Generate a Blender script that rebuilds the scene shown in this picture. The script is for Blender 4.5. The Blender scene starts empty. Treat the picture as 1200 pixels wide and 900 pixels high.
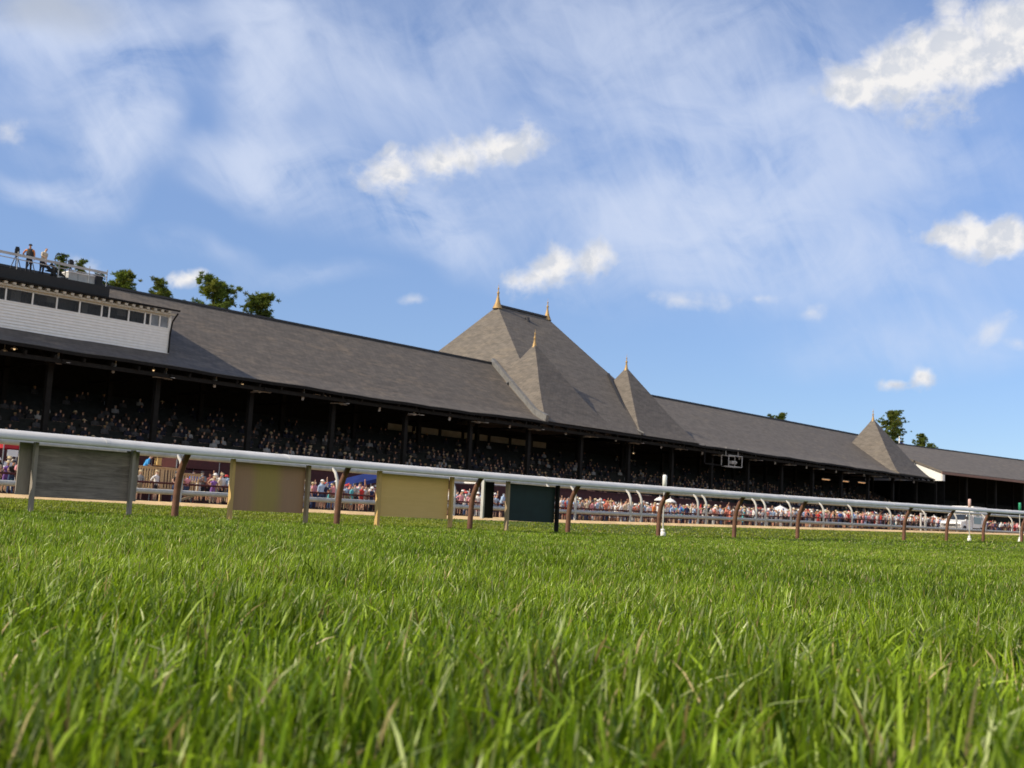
import bpy, bmesh, math, random
import numpy as np
from mathutils import Vector, Matrix
R = math.radians
PI = math.pi
rng = random.Random(7)
S = bpy.context.scene
COL = S.collection

# ------------------------------------------------------------------ camera
CAM_H = 0.26
TH, PITCH, ROLL, FPX = 0.7614347, 0.1168218, 0.0522915, 1339.38
fw = Vector((math.cos(PITCH)*math.cos(TH), math.cos(PITCH)*math.sin(TH), math.sin(PITCH)))
r0 = Vector((math.sin(TH), -math.cos(TH), 0)); u0 = r0.cross(fw)
rt = math.cos(ROLL)*r0 + math.sin(ROLL)*u0
up = -math.sin(ROLL)*r0 + math.cos(ROLL)*u0
cd = bpy.data.cameras.new('camera')
cam = bpy.data.objects.new('camera', cd); COL.objects.link(cam)
mw = Matrix((rt, up, -fw)).transposed().to_4x4(); mw.translation = Vector((0, 0, CAM_H))
cam.matrix_world = mw
cd.sensor_width = 36; cd.lens = 36*FPX/1200
cd.clip_start = 0.02; cd.clip_end = 6000
cd.dof.use_dof = True; cd.dof.focus_distance = 5.5; cd.dof.aperture_fstop = 8.0
S.camera = cam

# ------------------------------------------------------------------ sun and sky
SUNV = Vector((-1.30, 0.46, 1.0)).normalized()
sl = bpy.data.lights.new('sun', 'SUN'); sl.energy = 5.0; sl.angle = R(0.53); sl.color = (1.0, 0.87, 0.67)
so = bpy.data.objects.new('sun', sl); COL.objects.link(so); so.rotation_euler = SUNV.to_track_quat('Z', 'Y').to_euler()
so.location = (-40, 20, 60)
S.view_settings.view_transform = 'Standard'; S.view_settings.look = 'None'
S.view_settings.exposure = 0.0; S.view_settings.gamma = 1.0; S.view_settings.use_curve_mapping = False

CUM = [(0.2364, 0.0875, 0.0512, 0.029, 0.2, 1), (0.2903, 0.1025, 0.0561, 0.0433, 0.471, 1), (0.3299, 0.117, 0.0454, 0.0384, 0.564, 1), (0.2164, 0.0767, 0.0313, 0.022, 0.026, 0.9), (0.3266, -0.0465, 0.0466, 0.0171, -0.053, 1), (0.3507, -0.0421, 0.0279, 0.0214, 0.036, 1), (0.2967, -0.0447, 0.0226, 0.0108, 0.036, 0.9), (-0.026, -0.0829, 0.0267, 0.0193, 0.212, 0.8), (-0.0039, -0.0768, 0.0222, 0.0177, 0.037, 0.8), (-0.048, -0.0934, 0.0298, 0.0149, 0.387, 0.6), (-0.36, -0.1061, 0.0206, 0.0083, 0.29, 0.75), (0.2887, -0.168, 0.0157, 0.0107, 0.413, 0.8), (0.2674, -0.1742, 0.0174, 0.0068, 0.045, 0.6), (-0.1253, 0.0043, 0.0640, 0.0175, 0.269, 0.62), (-0.0813, 0.0176, 0.0330, 0.0150, 0.201, 0.66), (-0.1700, -0.0072, 0.0420, 0.0175, 0.235, 0.6)]
WIS = [(0.0754, -0.1087, 0.0428, 0.0104, -0.101, 0.6), (0.1449, -0.1045, 0.0174, 0.0052, 0.129, 0.55), (0.1895, -0.1153, 0.0145, 0.0082, 0.041, 0.6), (0.3453, -0.1223, 0.0278, 0.012, 0.599, 0.55), (0.3679, -0.1339, 0.0142, 0.0074, 0.042, 0.5), (-0.5224, 0.0207, 0.0203, 0.0162, 0.029, 0.6), (-0.1569, -0.1172, 0.0152, 0.0053, 0.04, 0.6), (-0.4595, -0.0976, 0.0231, 0.0087, -0.31, 0.55)]
CIR = [(-0.4777, 0.1159, 0.091, 0.0353, 0.022, 0.9), (-0.4116, 0.0457, 0.0293, 0.0824, -0.577, 0.7), (-0.4569, 0.0662, 0.0688, 0.0714, 0.026, 0.6), (-0.4128, 0.0091, 0.0297, 0.0605, -0.488, 0.7), (-0.2972, 0.0917, 0.0284, 0.0904, 0.074, 0.9), (-0.2747, 0.1063, 0.0813, 0.0419, 0.023, 0.6), (-0.2906, -0.0018, 0.0681, 0.0292, 0.031, 0.8), (-0.2224, -0.0291, 0.1197, 0.0296, -0.224, 0.6), (-0.1467, -0.0523, 0.0446, 0.0224, -0.574, 0.6), (-0.1856, 0.059, 0.1321, 0.0496, -0.141, 0.45), (-0.0476, 0.0977, 0.1568, 0.0619, 0.024, 0.45), (0.1044, 0.0668, 0.1389, 0.0763, 0.199, 0.6), (0.1234, -0.0033, 0.1528, 0.0716, 0.384, 0.65), (0.1491, -0.0602, 0.1225, 0.0433, -0.051, 0.6), (0.0463, -0.0492, 0.1017, 0.0435, 0.035, 0.4), (0.2844, 0.023, 0.1039, 0.0418, 0.03, 0.4), (0.2586, -0.078, 0.1404, 0.0437, 0.127, 0.35), (0.2856, -0.1359, 0.1064, 0.0224, 0.133, 0.45), (-0.4999, -0.0307, 0.0461, 0.0123, -0.223, 0.6), (-0.4609, -0.0332, 0.0381, 0.0123, -0.31, 0.5), (-0.101, -0.0767, 0.0897, 0.0164, -0.311, 0.4), (-0.3532, -0.0784, 0.0461, 0.0107, -0.135, 0.35), (-0.2605, -0.0977, 0.0614, 0.0106, 0.038, 0.35), (-0.1172, -0.0256, 0.0815, 0.0363, 0.119, 0.5), (0.0085, 0.1267, 0.1408, 0.0408, 0.022, 0.4)]

class NT:
    """small node-tree helper: values or sockets go in, sockets come out"""
    def __init__(s, tree):
        s.t = tree; tree.nodes.clear()
    def put(s, sock, v):
        if isinstance(v, bpy.types.NodeSocket): s.t.links.new(v, sock)
        else: sock.default_value = v
    def n(s, typ, **kw):
        nd = s.t.nodes.new(typ)
        for k, v in kw.items(): setattr(nd, k, v)
        return nd
    def m(s, op, a, b=0.0, c=0.0, clamp=False):
        nd = s.n('ShaderNodeMath', operation=op, use_clamp=clamp)
        s.put(nd.inputs[0], a); s.put(nd.inputs[1], b)
        if op in ('MULTIPLY_ADD', 'SMOOTH_MAX', 'COMPARE'): s.put(nd.inputs[2], c)
        return nd.outputs[0]
    def v(s, op, a, b=(0, 0, 0), scale=None):
        nd = s.n('ShaderNodeVectorMath', operation=op)
        s.put(nd.inputs[0], a)
        if op not in ('LENGTH', 'NORMALIZE', 'SCALE'): s.put(nd.inputs[1], b)
        if scale is not None: s.put(nd.inputs['Scale'], scale)
        return nd.outputs['Value'] if op in ('DOT_PRODUCT', 'LENGTH') else nd.outputs['Vector']
    def noise(s, vec, scale, detail=4, rough=0.55, dist=0.0):
        nd = s.n('ShaderNodeTexNoise')
        s.put(nd.inputs['Vector'], vec); nd.inputs['Scale'].default_value = scale
        nd.inputs['Detail'].default_value = detail; nd.inputs['Roughness'].default_value = rough
        nd.inputs['Distortion'].default_value = dist
        return nd.outputs['Fac']
    def mr(s, v, a, b, c=0.0, d=1.0, smooth=False):
        nd = s.n('ShaderNodeMapRange', interpolation_type='SMOOTHSTEP' if smooth else 'LINEAR')
        s.put(nd.inputs['Value'], v)
        for i, x in zip(('From Min', 'From Max', 'To Min', 'To Max'), (a, b, c, d)): s.put(nd.inputs[i], x)
        return nd.outputs['Result']
    def mix(s, f, a, b, blend='MIX'):
        nd = s.n('ShaderNodeMix', data_type='RGBA', blend_type=blend)
        s.put(nd.inputs[0], f)
        for i, x in ((6, a), (7, b)):
            if not isinstance(x, bpy.types.NodeSocket) and len(x) == 3: x = (*x, 1)
            s.put(nd.inputs[i], x)
        return nd.outputs[2]
    def comb(s, x, y, z=0.0):
        nd = s.n('ShaderNodeCombineXYZ')
        for i, q in enumerate((x, y, z)): s.put(nd.inputs[i], q)
        return nd.outputs[0]
    def ramp(s, f, stops):
        nd = s.n('ShaderNodeValToRGB'); el = nd.color_ramp.elements
        while len(el) < len(stops): el.new(0.5)
        for e, (p, c) in zip(el, stops): e.position = p; e.color = (*c, 1)
        s.put(nd.inputs[0], f); return nd.outputs[0]

def build_world():
    w = bpy.data.worlds.new('World'); S.world = w; w.use_nodes = True
    t = NT(w.node_tree)
    sky = t.n('ShaderNodeTexSky', sky_type='NISHITA'); sky.sun_disc = False
    sky.sun_elevation = math.asin(SUNV.z); sky.sun_rotation = math.atan2(SUNV.x, SUNV.y)
    sky.altitude = 100; sky.air_density = 0.72; sky.dust_density = 0.05; sky.ozone_density = 3.6
    d = t.v('NORMALIZE', t.n('ShaderNodeTexCoord').outputs['Generated'])
    c0 = (0.7329, 0.6108, 0.2996); a0 = (0.6402, -0.7682, 0.0); b0 = (-0.2301, -0.1918, 0.9541)
    k = t.m('MAXIMUM', t.v('DOT_PRODUCT', d, c0), 0.05)
    u = t.m('DIVIDE', t.v('DOT_PRODUCT', d, a0), k); v = t.m('DIVIDE', t.v('DOT_PRODUCT', d, b0), k)
    p = t.comb(u, v, 0.0)
    front = t.mr(t.v('DOT_PRODUCT', d, c0), 0.25, 0.5)
    # wobble the lookup so that no cloud keeps an elliptic outline
    wn = t.n('ShaderNodeTexNoise'); t.put(wn.inputs['Vector'], p); wn.inputs['Scale'].default_value = 9; wn.inputs['Detail'].default_value = 3
    wob = t.v('SCALE', t.v('SUBTRACT', wn.outputs['Color'], (0.5, 0.5, 0.5)), scale=0.05)
    pw = t.v('ADD', p, wob)
    def ell(q, e):
        x, y, a, b, tl, w_ = e
        dq = t.v('SUBTRACT', q, (x, y, 0))
        ex = t.v('DOT_PRODUCT', dq, (math.cos(tl)/a, math.sin(tl)/a, 0))
        ey = t.v('DOT_PRODUCT', dq, (-math.sin(tl)/b, math.cos(tl)/b, 0))
        return ex, ey, t.m('SQRT', t.m('ADD', t.m('MULTIPLY', ex, ex), t.m('MULTIPLY', ey, ey)))
    # cirrus: wide soft veils, streaked along their own direction
    cir = None
    for e in CIR:
        r = ell(pw, (e[0], e[1], e[2]*1.25, e[3]*1.25, e[4], e[5]))[2]
        g = t.mr(r, 1.35, 0.0, 0.0, e[5], True)
        cir = g if cir is None else t.m('ADD', cir, g)
    hz = t.v('DOT_PRODUCT', d, (0, 0, 1))
    hi = t.m('MAXIMUM', t.m('ADD', hz, 0.12), 0.05)
    flat = t.v('DIVIDE', d, t.comb(hi, hi, hi))
    s1 = t.noise(t.v('MULTIPLY', t.v('ADD', p, t.v('SCALE', wob, scale=1.6)), (7, 13, 1)), 1.0, 7, 0.56, 0.5)
    s2 = t.noise(t.v('MULTIPLY', t.comb(t.m('ADD', t.m('MULTIPLY', u, 0.85), t.m('MULTIPLY', v, 0.5)), t.m('SUBTRACT', t.m('MULTIPLY', v, 0.85), t.m('MULTIPLY', u, 0.5))), (34, 8, 1)), 1.0, 6, 0.6, 1.2)
    tex = t.m('ADD', t.m('MULTIPLY', s1, 0.78), t.m('MULTIPLY', s2, 0.22))
    cirm = t.m('MULTIPLY', t.m('MINIMUM', cir, 1.25), t.mr(tex, 0.36, 0.64, 0.06, 1.15))
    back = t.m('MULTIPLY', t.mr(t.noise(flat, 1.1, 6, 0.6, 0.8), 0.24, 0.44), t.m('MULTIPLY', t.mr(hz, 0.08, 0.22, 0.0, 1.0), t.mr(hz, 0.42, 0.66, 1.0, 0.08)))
    fine_ = t.noise(t.v('MULTIPLY', t.comb(t.m('ADD', t.m('MULTIPLY', u, 0.8), t.m('MULTIPLY', v, 0.6)), t.m('SUBTRACT', t.m('MULTIPLY', v, 0.8), t.m('MULTIPLY', u, 0.6))), (30, 9, 1)), 1.0, 5, 0.55, 1.8)
    cirm = t.m('MULTIPLY', cirm, t.mr(fine_, 0.3, 0.7, 0.86, 1.14))
    cirm = t.m('MULTIPLY', t.m('SUBTRACT', 1.0, t.m('EXPONENT', t.m('MULTIPLY', cirm, -1.5))), 0.86)
    # bright cloud bank added behind the camera, out of view, as fill light
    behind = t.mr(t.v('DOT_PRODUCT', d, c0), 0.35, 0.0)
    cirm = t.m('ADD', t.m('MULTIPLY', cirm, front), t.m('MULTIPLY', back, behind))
    # cumulus: dense heaps with a lit upper side and a greyer base
    n1 = t.noise(p, 34, 9, 0.58, 0.2)
    n2 = t.noise(t.v('ADD', p, (-0.006, 0.007, 0)), 34, 9, 0.58, 0.2)
    big = t.noise(p, 13, 3, 0.5)
    def heap(lst, amp):
        M = None; B = None
        for e in lst:
            ex, ey, r = ell(p, (e[0], e[1], e[2]*1.1, e[3]*1.1, e[4], e[5]))
            q = t.m('MULTIPLY', t.m('SUBTRACT', 1.0, r), e[5])
            M = q if M is None else t.m('SMOOTH_MAX', M, q, 0.12)
        nz = t.m('MULTIPLY', t.m('SUBTRACT', n1, 0.5), amp)
        nz2 = t.m('MULTIPLY', t.m('SUBTRACT', big, 0.5), 1.0)
        return t.m('ADD', M, t.m('ADD', nz, nz2))
    hc = heap(CUM, 1.7); hw = heap(WIS, 1.6)
    cm = t.m('MULTIPLY', t.mr(hc, -0.07, 0.56, 0, 1, True), 0.97)
    wm = t.m('MULTIPLY', t.mr(hw, 0.0, 0.9, 0, 1, True), 0.62)
    grey = t.mr(ell(pw, (-0.4773, 0.1244, 0.0754, 0.0242, -0.06, 1))[2], 1.3, 0.0, 0, 0.85, True)
    shade = t.mr(t.m('SUBTRACT', n1, n2), -0.07, 0.09)
    core = t.mr(hc, 0.5, 1.3)
    W = (7.0, 6.85, 6.75)
    ccol = t.mix(shade, W, (4.9, 5.15, 5.7))
    ccol = t.mix(t.m('MULTIPLY', core, 0.25), ccol, (7.2, 7.05, 6.85))
    # the blue of this sky is deeper and brighter than the model's, so tint it evenly
    hs = t.n('ShaderNodeHueSaturation'); hs.inputs['Saturation'].default_value = 1.05; t.put(hs.inputs['Value'], t.mr(t.v('DOT_PRODUCT', d, (0, 0, 1)), 0.05, 0.34, 0.82, 1.47)); hs.inputs['Hue'].default_value = 0.503
    t.put(hs.inputs['Color'], sky.outputs['Color'])
    veil = t.mix(t.m('MULTIPLY', front, 0.12), hs.outputs['Color'], (5.4, 5.9, 6.9))
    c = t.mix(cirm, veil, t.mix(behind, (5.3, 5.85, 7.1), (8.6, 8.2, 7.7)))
    c = t.mix(t.m('MULTIPLY', wm, front), c, (6.3, 6.3, 6.5))
    c = t.mix(t.m('MULTIPLY', cm, front), c, ccol)
    c = t.mix(t.m('MULTIPLY', grey, front), c, (3.5, 3.9, 4.7))
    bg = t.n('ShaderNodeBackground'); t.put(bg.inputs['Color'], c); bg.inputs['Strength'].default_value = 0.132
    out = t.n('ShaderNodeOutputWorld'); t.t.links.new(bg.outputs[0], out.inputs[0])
    w.cycles.sampling_method = 'MANUAL'; w.cycles.sample_map_resolution = 512
build_world()

# ------------------------------------------------------------------ helpers
class MB:
    """collects shapes and links them as ONE mesh object"""
    def __init__(s): s.v = []; s.f = []; s.mi = []; s.sm = []
    def add(s, vs, fs, mi=0, smooth=False):
        o = len(s.v); s.v.extend([tuple(map(float, q)) for q in vs])
        for f in fs: s.f.append(tuple(i+o for i in f)); s.mi.append(mi); s.sm.append(smooth)
    def box(s, x0, x1, y0, y1, z0, z1, mi=0):
        vs = [(x, y, z) for z in (z0, z1) for y in (y0, y1) for x in (x0, x1)]
        s.add(vs, [(0, 2, 3, 1), (4, 5, 7, 6), (0, 1, 5, 4), (2, 6, 7, 3), (0, 4, 6, 2), (1, 3, 7, 5)], mi)
    def obox(s, a, b, w, h, mi=0, upv=(0, 0, 1)):
        """a bar from a to b, w across and h tall"""
        a = Vector(a); b = Vector(b); d = (b-a).normalized(); u = Vector(upv)
        if abs(d.dot(u)) > 0.98: u = Vector((0, 1, 0))
        sx = d.cross(u).normalized(); sy = sx.cross(d)
        vs = []
        for q in (a, b):
            for i, j in ((-1, -1), (1, -1), (1, 1), (-1, 1)): vs.append(q + sx*(i*w/2) + sy*(j*h/2))
        s.add(vs, [(0, 1, 2, 3), (7, 6, 5, 4), (0, 4, 5, 1), (1, 5, 6, 2), (2, 6, 7, 3), (3, 7, 4, 0)], mi)
    def tube(s, pts, rad, n=8, mi=0, caps=True):
        pts = [Vector(q) for q in pts]
        if not hasattr(rad, '__len__'): rad = [rad]*len(pts)
        vs = []; pu = None
        for i, q in enumerate(pts):
            d = (pts[min(i+1, len(pts)-1)] - pts[max(i-1, 0)]).normalized()
            if pu is None:
                pu = Vector((1, 0, 0)) if abs(d.x) < 0.9 else Vector((0, 1, 0))
            sx = (pu - d*pu.dot(d)).normalized(); pu = sx; sy = d.cross(sx)
            for k in range(n):
                a = 2*PI*k/n; vs.append(q + (sx*math.cos(a) + sy*math.sin(a))*rad[i])
        fs = [(i*n+k, i*n+(k+1) % n, (i+1)*n+(k+1) % n, (i+1)*n+k) for i in range(len(pts)-1) for k in range(n)]
        s.add(vs, fs, mi, True)
        if caps:
            s.add(vs[:n], [tuple(range(n))[::-1]], mi); s.add(vs[-n:], [tuple(range(n))], mi)
    def lathe(s, prof, c=(0, 0, 0), n=16, mi=0, smooth=True):
        vs = []; fs = []
        for r, z in prof:
            for k in range(n):
                a = 2*PI*k/n; vs.append((c[0]+r*math.cos(a), c[1]+r*math.sin(a), c[2]+z))
        for i in range(len(prof)-1):
            for k in range(n): fs.append((i*n+k, i*n+(k+1) % n, (i+1)*n+(k+1) % n, (i+1)*n+k))
        s.add(vs, fs, mi, smooth)
    def ball(s, c, r, n=10, m=7, mi=0, sz=1.0):
        s.lathe([(max(1e-4, r*math.sin(PI*i/m)), -r*sz*math.cos(PI*i/m)) for i in range(m+1)], c, n, mi)
    def sweep_x(s, prof, path, mi=0, smooth=True, closed=True):
        """profile of (y, z) points carried along path of (x, y, z)"""
        n = len(prof); vs = [(x, y+py, z+pz) for x, y, z in path for py, pz in prof]; fs = []
        for i in range(len(path)-1):
            for k in range(n if closed else n-1):
                fs.append((i*n+k, i*n+(k+1) % n, (i+1)*n+(k+1) % n, (i+1)*n+k))
        s.add(vs, fs, mi, smooth)
        if closed:
            s.add(vs[:n], [tuple(range(n))], mi); s.add(vs[-n:], [tuple(range(n))[::-1]], mi)
    def solid(s, poly, thick, mi=0):
        """a flat or bent polygon strip given as quads/tris in 3D, thickened straight down"""
        for q in poly:
            k = len(q); lo = [(x, y, z-thick) for x, y, z in q]
            s.add(list(q)+lo, [tuple(range(k)), tuple(range(2*k-1, k-1, -1))] + [(i, i+k, (i+1) % k+k, (i+1) % k) for i in range(k)], mi)
    def build(s, name, mats, parent=None, loc=None, fix=True):
        me = bpy.data.meshes.new(name); me.from_pydata(s.v, [], s.f)
        if not isinstance(mats, (list, tuple)): mats = [mats]
        for m_ in mats: me.materials.append(m_)
        me.polygons.foreach_set('material_index', s.mi); me.polygons.foreach_set('use_smooth', s.sm)
        if fix:
            bm = bmesh.new(); bm.from_mesh(me); bmesh.ops.recalc_face_normals(bm, faces=bm.faces); bm.to_mesh(me); bm.free()
        me.update()
        return link(name, me, parent, loc)
def link(name, me, parent=None, loc=None):
    o = bpy.data.objects.new(name, me); COL.objects.link(o)
    if parent is not None: o.parent = parent
    if loc is not None: o.location = loc
    return o
def tag(o, label=None, cat=None, group=None, kind=None):
    if label: o['label'] = label
    if cat: o['category'] = cat
    if group: o['group'] = group
    if kind: o['kind'] = kind
    return o
def thing(name, label, cat, loc=(0, 0, 0), rz=0, group=None):
    o = bpy.data.objects.new(name, None); COL.objects.link(o); o.empty_display_size = 0.3
    o.location = loc; o.rotation_euler = (0, 0, rz)
    return tag(o, label, cat, group)
def copy_tree(root, loc, rz=None, label=None):
    c = root.copy(); COL.objects.link(c); c.location = loc
    if rz is not None: c.rotation_euler = (0, 0, rz)
    if label: c['label'] = label
    for ch in list(root.children):
        d = ch.copy(); COL.objects.link(d); d.parent = c
        for g in list(ch.children):
            e = g.copy(); COL.objects.link(e); e.parent = d
    return c

# ------------------------------------------------------------------ materials
def mat(name, col, rough=0.7, metal=0.0, spec=0.4, var=0.12, vs=3.0, bump=0.0, bs=40.0, emit=None, es=0.0):
    m_ = bpy.data.materials.new(name); m_.use_nodes = True; t = NT(m_.node_tree)
    b = t.n('ShaderNodeBsdfPrincipled'); o = t.n('ShaderNodeOutputMaterial'); t.t.links.new(b.outputs[0], o.inputs[0])
    P = t.n('ShaderNodeTexCoord').outputs['Object']
    nz = t.noise(P, vs, 6, 0.6)
    c = t.mix(t.mr(nz, 0.3, 0.7), tuple(q*(1-var) for q in col), tuple(min(1, q*(1+var)) for q in col))
    t.put(b.inputs['Base Color'], c)
    b.inputs['Roughness'].default_value = rough; b.inputs['Metallic'].default_value = metal
    b.inputs['Specular IOR Level'].default_value = spec
    if bump:
        bp = t.n('ShaderNodeBump'); bp.inputs['Strength'].default_value = bump; bp.inputs['Distance'].default_value = 0.01
        t.put(bp.inputs['Height'], t.noise(P, bs, 4)); t.t.links.new(bp.outputs[0], b.inputs['Normal'])
    if emit:
        b.inputs['Emission Color'].default_value = (*emit, 1); b.inputs['Emission Strength'].default_value = es
    return m_

def slate_mat(name, base, warm, amount):
    """roof slates: courses of small slates, streaky weathered patches"""
    m_ = bpy.data.materials.new(name); m_.use_nodes = True; t = NT(m_.node_tree)
    b = t.n('ShaderNodeBsdfPrincipled'); o = t.n('ShaderNodeOutputMaterial'); t.t.links.new(b.outputs[0], o.inputs[0])
    P = t.n('ShaderNodeTexCoord').outputs['Object']
    sp = t.n('ShaderNodeSeparateXYZ'); t.put(sp.inputs[0], P)
    x, y, z = sp.outputs
    # run along the building on front slopes; the slope length stands in for height
    h = t.m('MULTIPLY', z, 1.9)
    q = t.comb(t.m('ADD', x, t.m('MULTIPLY', y, 0.35)), h, 0)
    br = t.n('ShaderNodeTexBrick'); t.put(br.inputs['Vector'], q)
    br.inputs['Scale'].default_value = 1.0; br.inputs['Brick Width'].default_value = 0.42; br.inputs['Row Height'].default_value = 0.3
    br.inputs['Mortar Size'].default_value = 0.018; br.inputs['Color1'].default_value = (0.92, 0.92, 0.92, 1)
    br.inputs['Color2'].default_value = (1.07, 1.07, 1.07, 1); br.inputs['Mortar'].default_value = (0.62, 0.62, 0.62, 1)
    st = t.noise(t.v('MULTIPLY', P, (0.33, 0.33, 1.5)), 1.0, 6, 0.65, 0.8)
    st2 = t.noise(t.v('MULTIPLY', P, (1.1, 1.1, 4.0)), 1.0, 5, 0.65, 0.4)
    big = t.noise(P, 0.07, 3, 0.5)
    f = t.m('MULTIPLY', t.mr(t.m('ADD', t.m('MULTIPLY', st, 0.6), t.m('MULTIPLY', st2, 0.4)), 0.50, 0.66), t.mr(big, 0.38, 0.6, 0.25, 1.0))
    c = t.mix(t.m('MULTIPLY', f, amount), base, warm)
    dk = t.mr(st2, 0.35, 0.62, 0.78, 1.1)
    c = t.mix(1.0, c, t.comb(dk, dk, dk), 'MULTIPLY')
    c = t.mix(0.8, c, br.outputs['Color'], 'MULTIPLY')
    t.put(b.inputs['Base Color'], c); b.inputs['Roughness'].default_value = 0.75; b.inputs['Specular IOR Level'].default_value = 0.3
    bp = t.n('ShaderNodeBump'); bp.inputs['Strength'].default_value = 0.5; bp.inputs['Distance'].default_value = 0.03
    t.put(bp.inputs['Height'], t.m('ADD', br.outputs['Fac'], t.m('MULTIPLY', st2, -1.0))); t.t.links.new(bp.outputs[0], b.inputs['Normal'])
    return m_

def wood_mat(name, c1, c2, scale=1.0, axis='x', contrast=1.0, rough=0.8):
    m_ = bpy.data.materials.new(name); m_.use_nodes = True; t = NT(m_.node_tree)
    b = t.n('ShaderNodeBsdfPrincipled'); o = t.n('ShaderNodeOutputMaterial'); t.t.links.new(b.outputs[0], o.inputs[0])
    P = t.n('ShaderNodeTexCoord').outputs['Object']
    sv = {'x': (1.2, 8, 14), 'z': (12, 8, 1.2)}[axis]
    n1 = t.noise(t.v('MULTIPLY', P, tuple(q*scale for q in sv)), 1.0, 6, 0.65, 1.4)
    n2 = t.noise(P, 2.2*scale, 4, 0.6)
    n3 = t.noise(t.v('MULTIPLY', P, tuple(q*scale*1.9 for q in sv)), 1.0, 4, 0.6, 2.6)
    f = t.m('ADD', t.m('MULTIPLY', n1, 0.5), t.m('ADD', t.m('MULTIPLY', n2, 0.25), t.m('MULTIPLY', n3, 0.25)))
    c = t.mix(t.mr(f, 0.5-0.25/contrast, 0.5+0.25/contrast), c1, c2)
    t.put(b.inputs['Base Color'], c); b.inputs['Roughness'].default_value = rough; b.inputs['Specular IOR Level'].default_value = 0.25
    bp = t.n('ShaderNodeBump'); bp.inputs['Strength'].default_value = 0.25; bp.inputs['Distance'].default_value = 0.004
    t.put(bp.inputs['Height'], n1); t.t.links.new(bp.outputs[0], b.inputs['Normal'])
    return m_

def attr_mat(name, attr, rough=0.8, trans=0.0, spec=0.3):
    m_ = bpy.data.materials.new(name); m_.use_nodes = True; t = NT(m_.node_tree)
    b = t.n('ShaderNodeBsdfPrincipled'); o = t.n('ShaderNodeOutputMaterial')
    a = t.n('ShaderNodeAttribute'); a.attribute_name = attr
    t.put(b.inputs['Base Color'], a.outputs['Color']); b.inputs['Roughness'].default_value = rough
    b.inputs['Specular IOR Level'].default_value = spec
    if trans:
        tr = t.n('ShaderNodeBsdfTranslucent')
        tc = t.mix(1.0, a.outputs['Color'], (1.25, 1.3, 0.55), 'MULTIPLY'); t.put(tr.inputs['Color'], tc)
        mx = t.n('ShaderNodeMixShader'); mx.inputs[0].default_value = trans
        t.t.links.new(b.outputs[0], mx.inputs[1]); t.t.links.new(tr.outputs[0], mx.inputs[2]); t.t.links.new(mx.outputs[0], o.inputs[0])
    else: t.t.links.new(b.outputs[0], o.inputs[0])
    return m_

def ground_mat(name, c1, c2, c3, s1, s2, bump=0.4, rough=0.95):
    m_ = bpy.data.materials.new(name); m_.use_nodes = True; t = NT(m_.node_tree)
    b = t.n('ShaderNodeBsdfPrincipled'); o = t.n('ShaderNodeOutputMaterial'); t.t.links.new(b.outputs[0], o.inputs[0])
    P = t.n('ShaderNodeTexCoord').outputs['Object']
    n1 = t.noise(P, s1, 6, 0.6); n2 = t.noise(P, s2, 5, 0.6)
    c = t.mix(t.mr(n1, 0.35, 0.65), c1, c2); c = t.mix(t.mr(n2, 0.45, 0.7), c, c3)
    t.put(b.inputs['Base Color'], c); b.inputs['Roughness'].default_value = rough; b.inputs['Specular IOR Level'].default_value = 0.15
    bp = t.n('ShaderNodeBump'); bp.inputs['Strength'].default_value = bump; bp.inputs['Distance'].default_value = 0.03
    t.put(bp.inputs['Height'], n2); t.t.links.new(bp.outputs[0], b.inputs['Normal'])
    return m_

M = {}
M['slate'] = slate_mat('weathered_slate', (0.157, 0.138, 0.119), (0.24, 0.195, 0.14), 0.5)
M['slate_left'] = slate_mat('brown_slate', (0.138, 0.120, 0.102), (0.23, 0.18, 0.13), 0.65)
M['flash'] = mat('lead_flashing', (0.17, 0.17, 0.17), 0.6, 0.1, var=0.25)
M['ridge'] = mat('dark_ridge_cap', (0.035, 0.035, 0.04), 0.6)
M['gold'] = mat('gilded_finial', (0.42, 0.28, 0.12), 0.55, 0.25, var=0.2)
M['white'] = mat('white_paint', (0.80, 0.80, 0.78), 0.55, var=0.06, bump=0.05)
M['whiterail'] = mat('white_rail_cover', (0.69, 0.68, 0.655), 0.5, var=0.13, vs=2.6)
M['whitepost'] = mat('white_post_paint', (0.47, 0.465, 0.445), 0.6, var=0.18, vs=5)
M['brownpost'] = mat('brown_post_paint', (0.145, 0.068, 0.042), 0.65, var=0.3, vs=9, bump=0.2)
M['dark'] = mat('dark_painted_timber', (0.014, 0.013, 0.012), 0.8, spec=0.15, var=0.3)
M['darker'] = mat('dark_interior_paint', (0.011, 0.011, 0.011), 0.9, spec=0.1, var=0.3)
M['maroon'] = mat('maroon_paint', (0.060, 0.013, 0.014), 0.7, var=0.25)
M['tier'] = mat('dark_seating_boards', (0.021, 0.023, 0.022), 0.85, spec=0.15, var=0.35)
M['beige'] = mat('painted_backlight_pane', (0.27, 0.245, 0.19), 0.6, var=0.3, vs=0.8)  # beige tone stands in for daylight behind the panes
M['fan'] = mat('grey_fan_metal', (0.46, 0.44, 0.41), 0.5, var=0.1)
M['glass'] = mat('dark_window_glass', (0.035, 0.042, 0.05), 0.08, spec=0.7, var=0.5, vs=0.6)
M['pane'] = mat('see_through_glass', (0.03, 0.032, 0.033), 0.1, spec=0.25, var=0.4, vs=0.7)
M['pane'].node_tree.nodes['Principled BSDF'].inputs['Alpha'].default_value = 0.55
M['black'] = mat('black_paint', (0.012, 0.012, 0.013), 0.6, var=0.2)
M['steel'] = mat('galvanised_steel', (0.33, 0.34, 0.35), 0.4, 0.6, var=0.15)
M['greyply'] = wood_mat('weathered_plywood', (0.115, 0.098, 0.084), (0.32, 0.28, 0.245), 1.0, 'x', 1.9)
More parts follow.
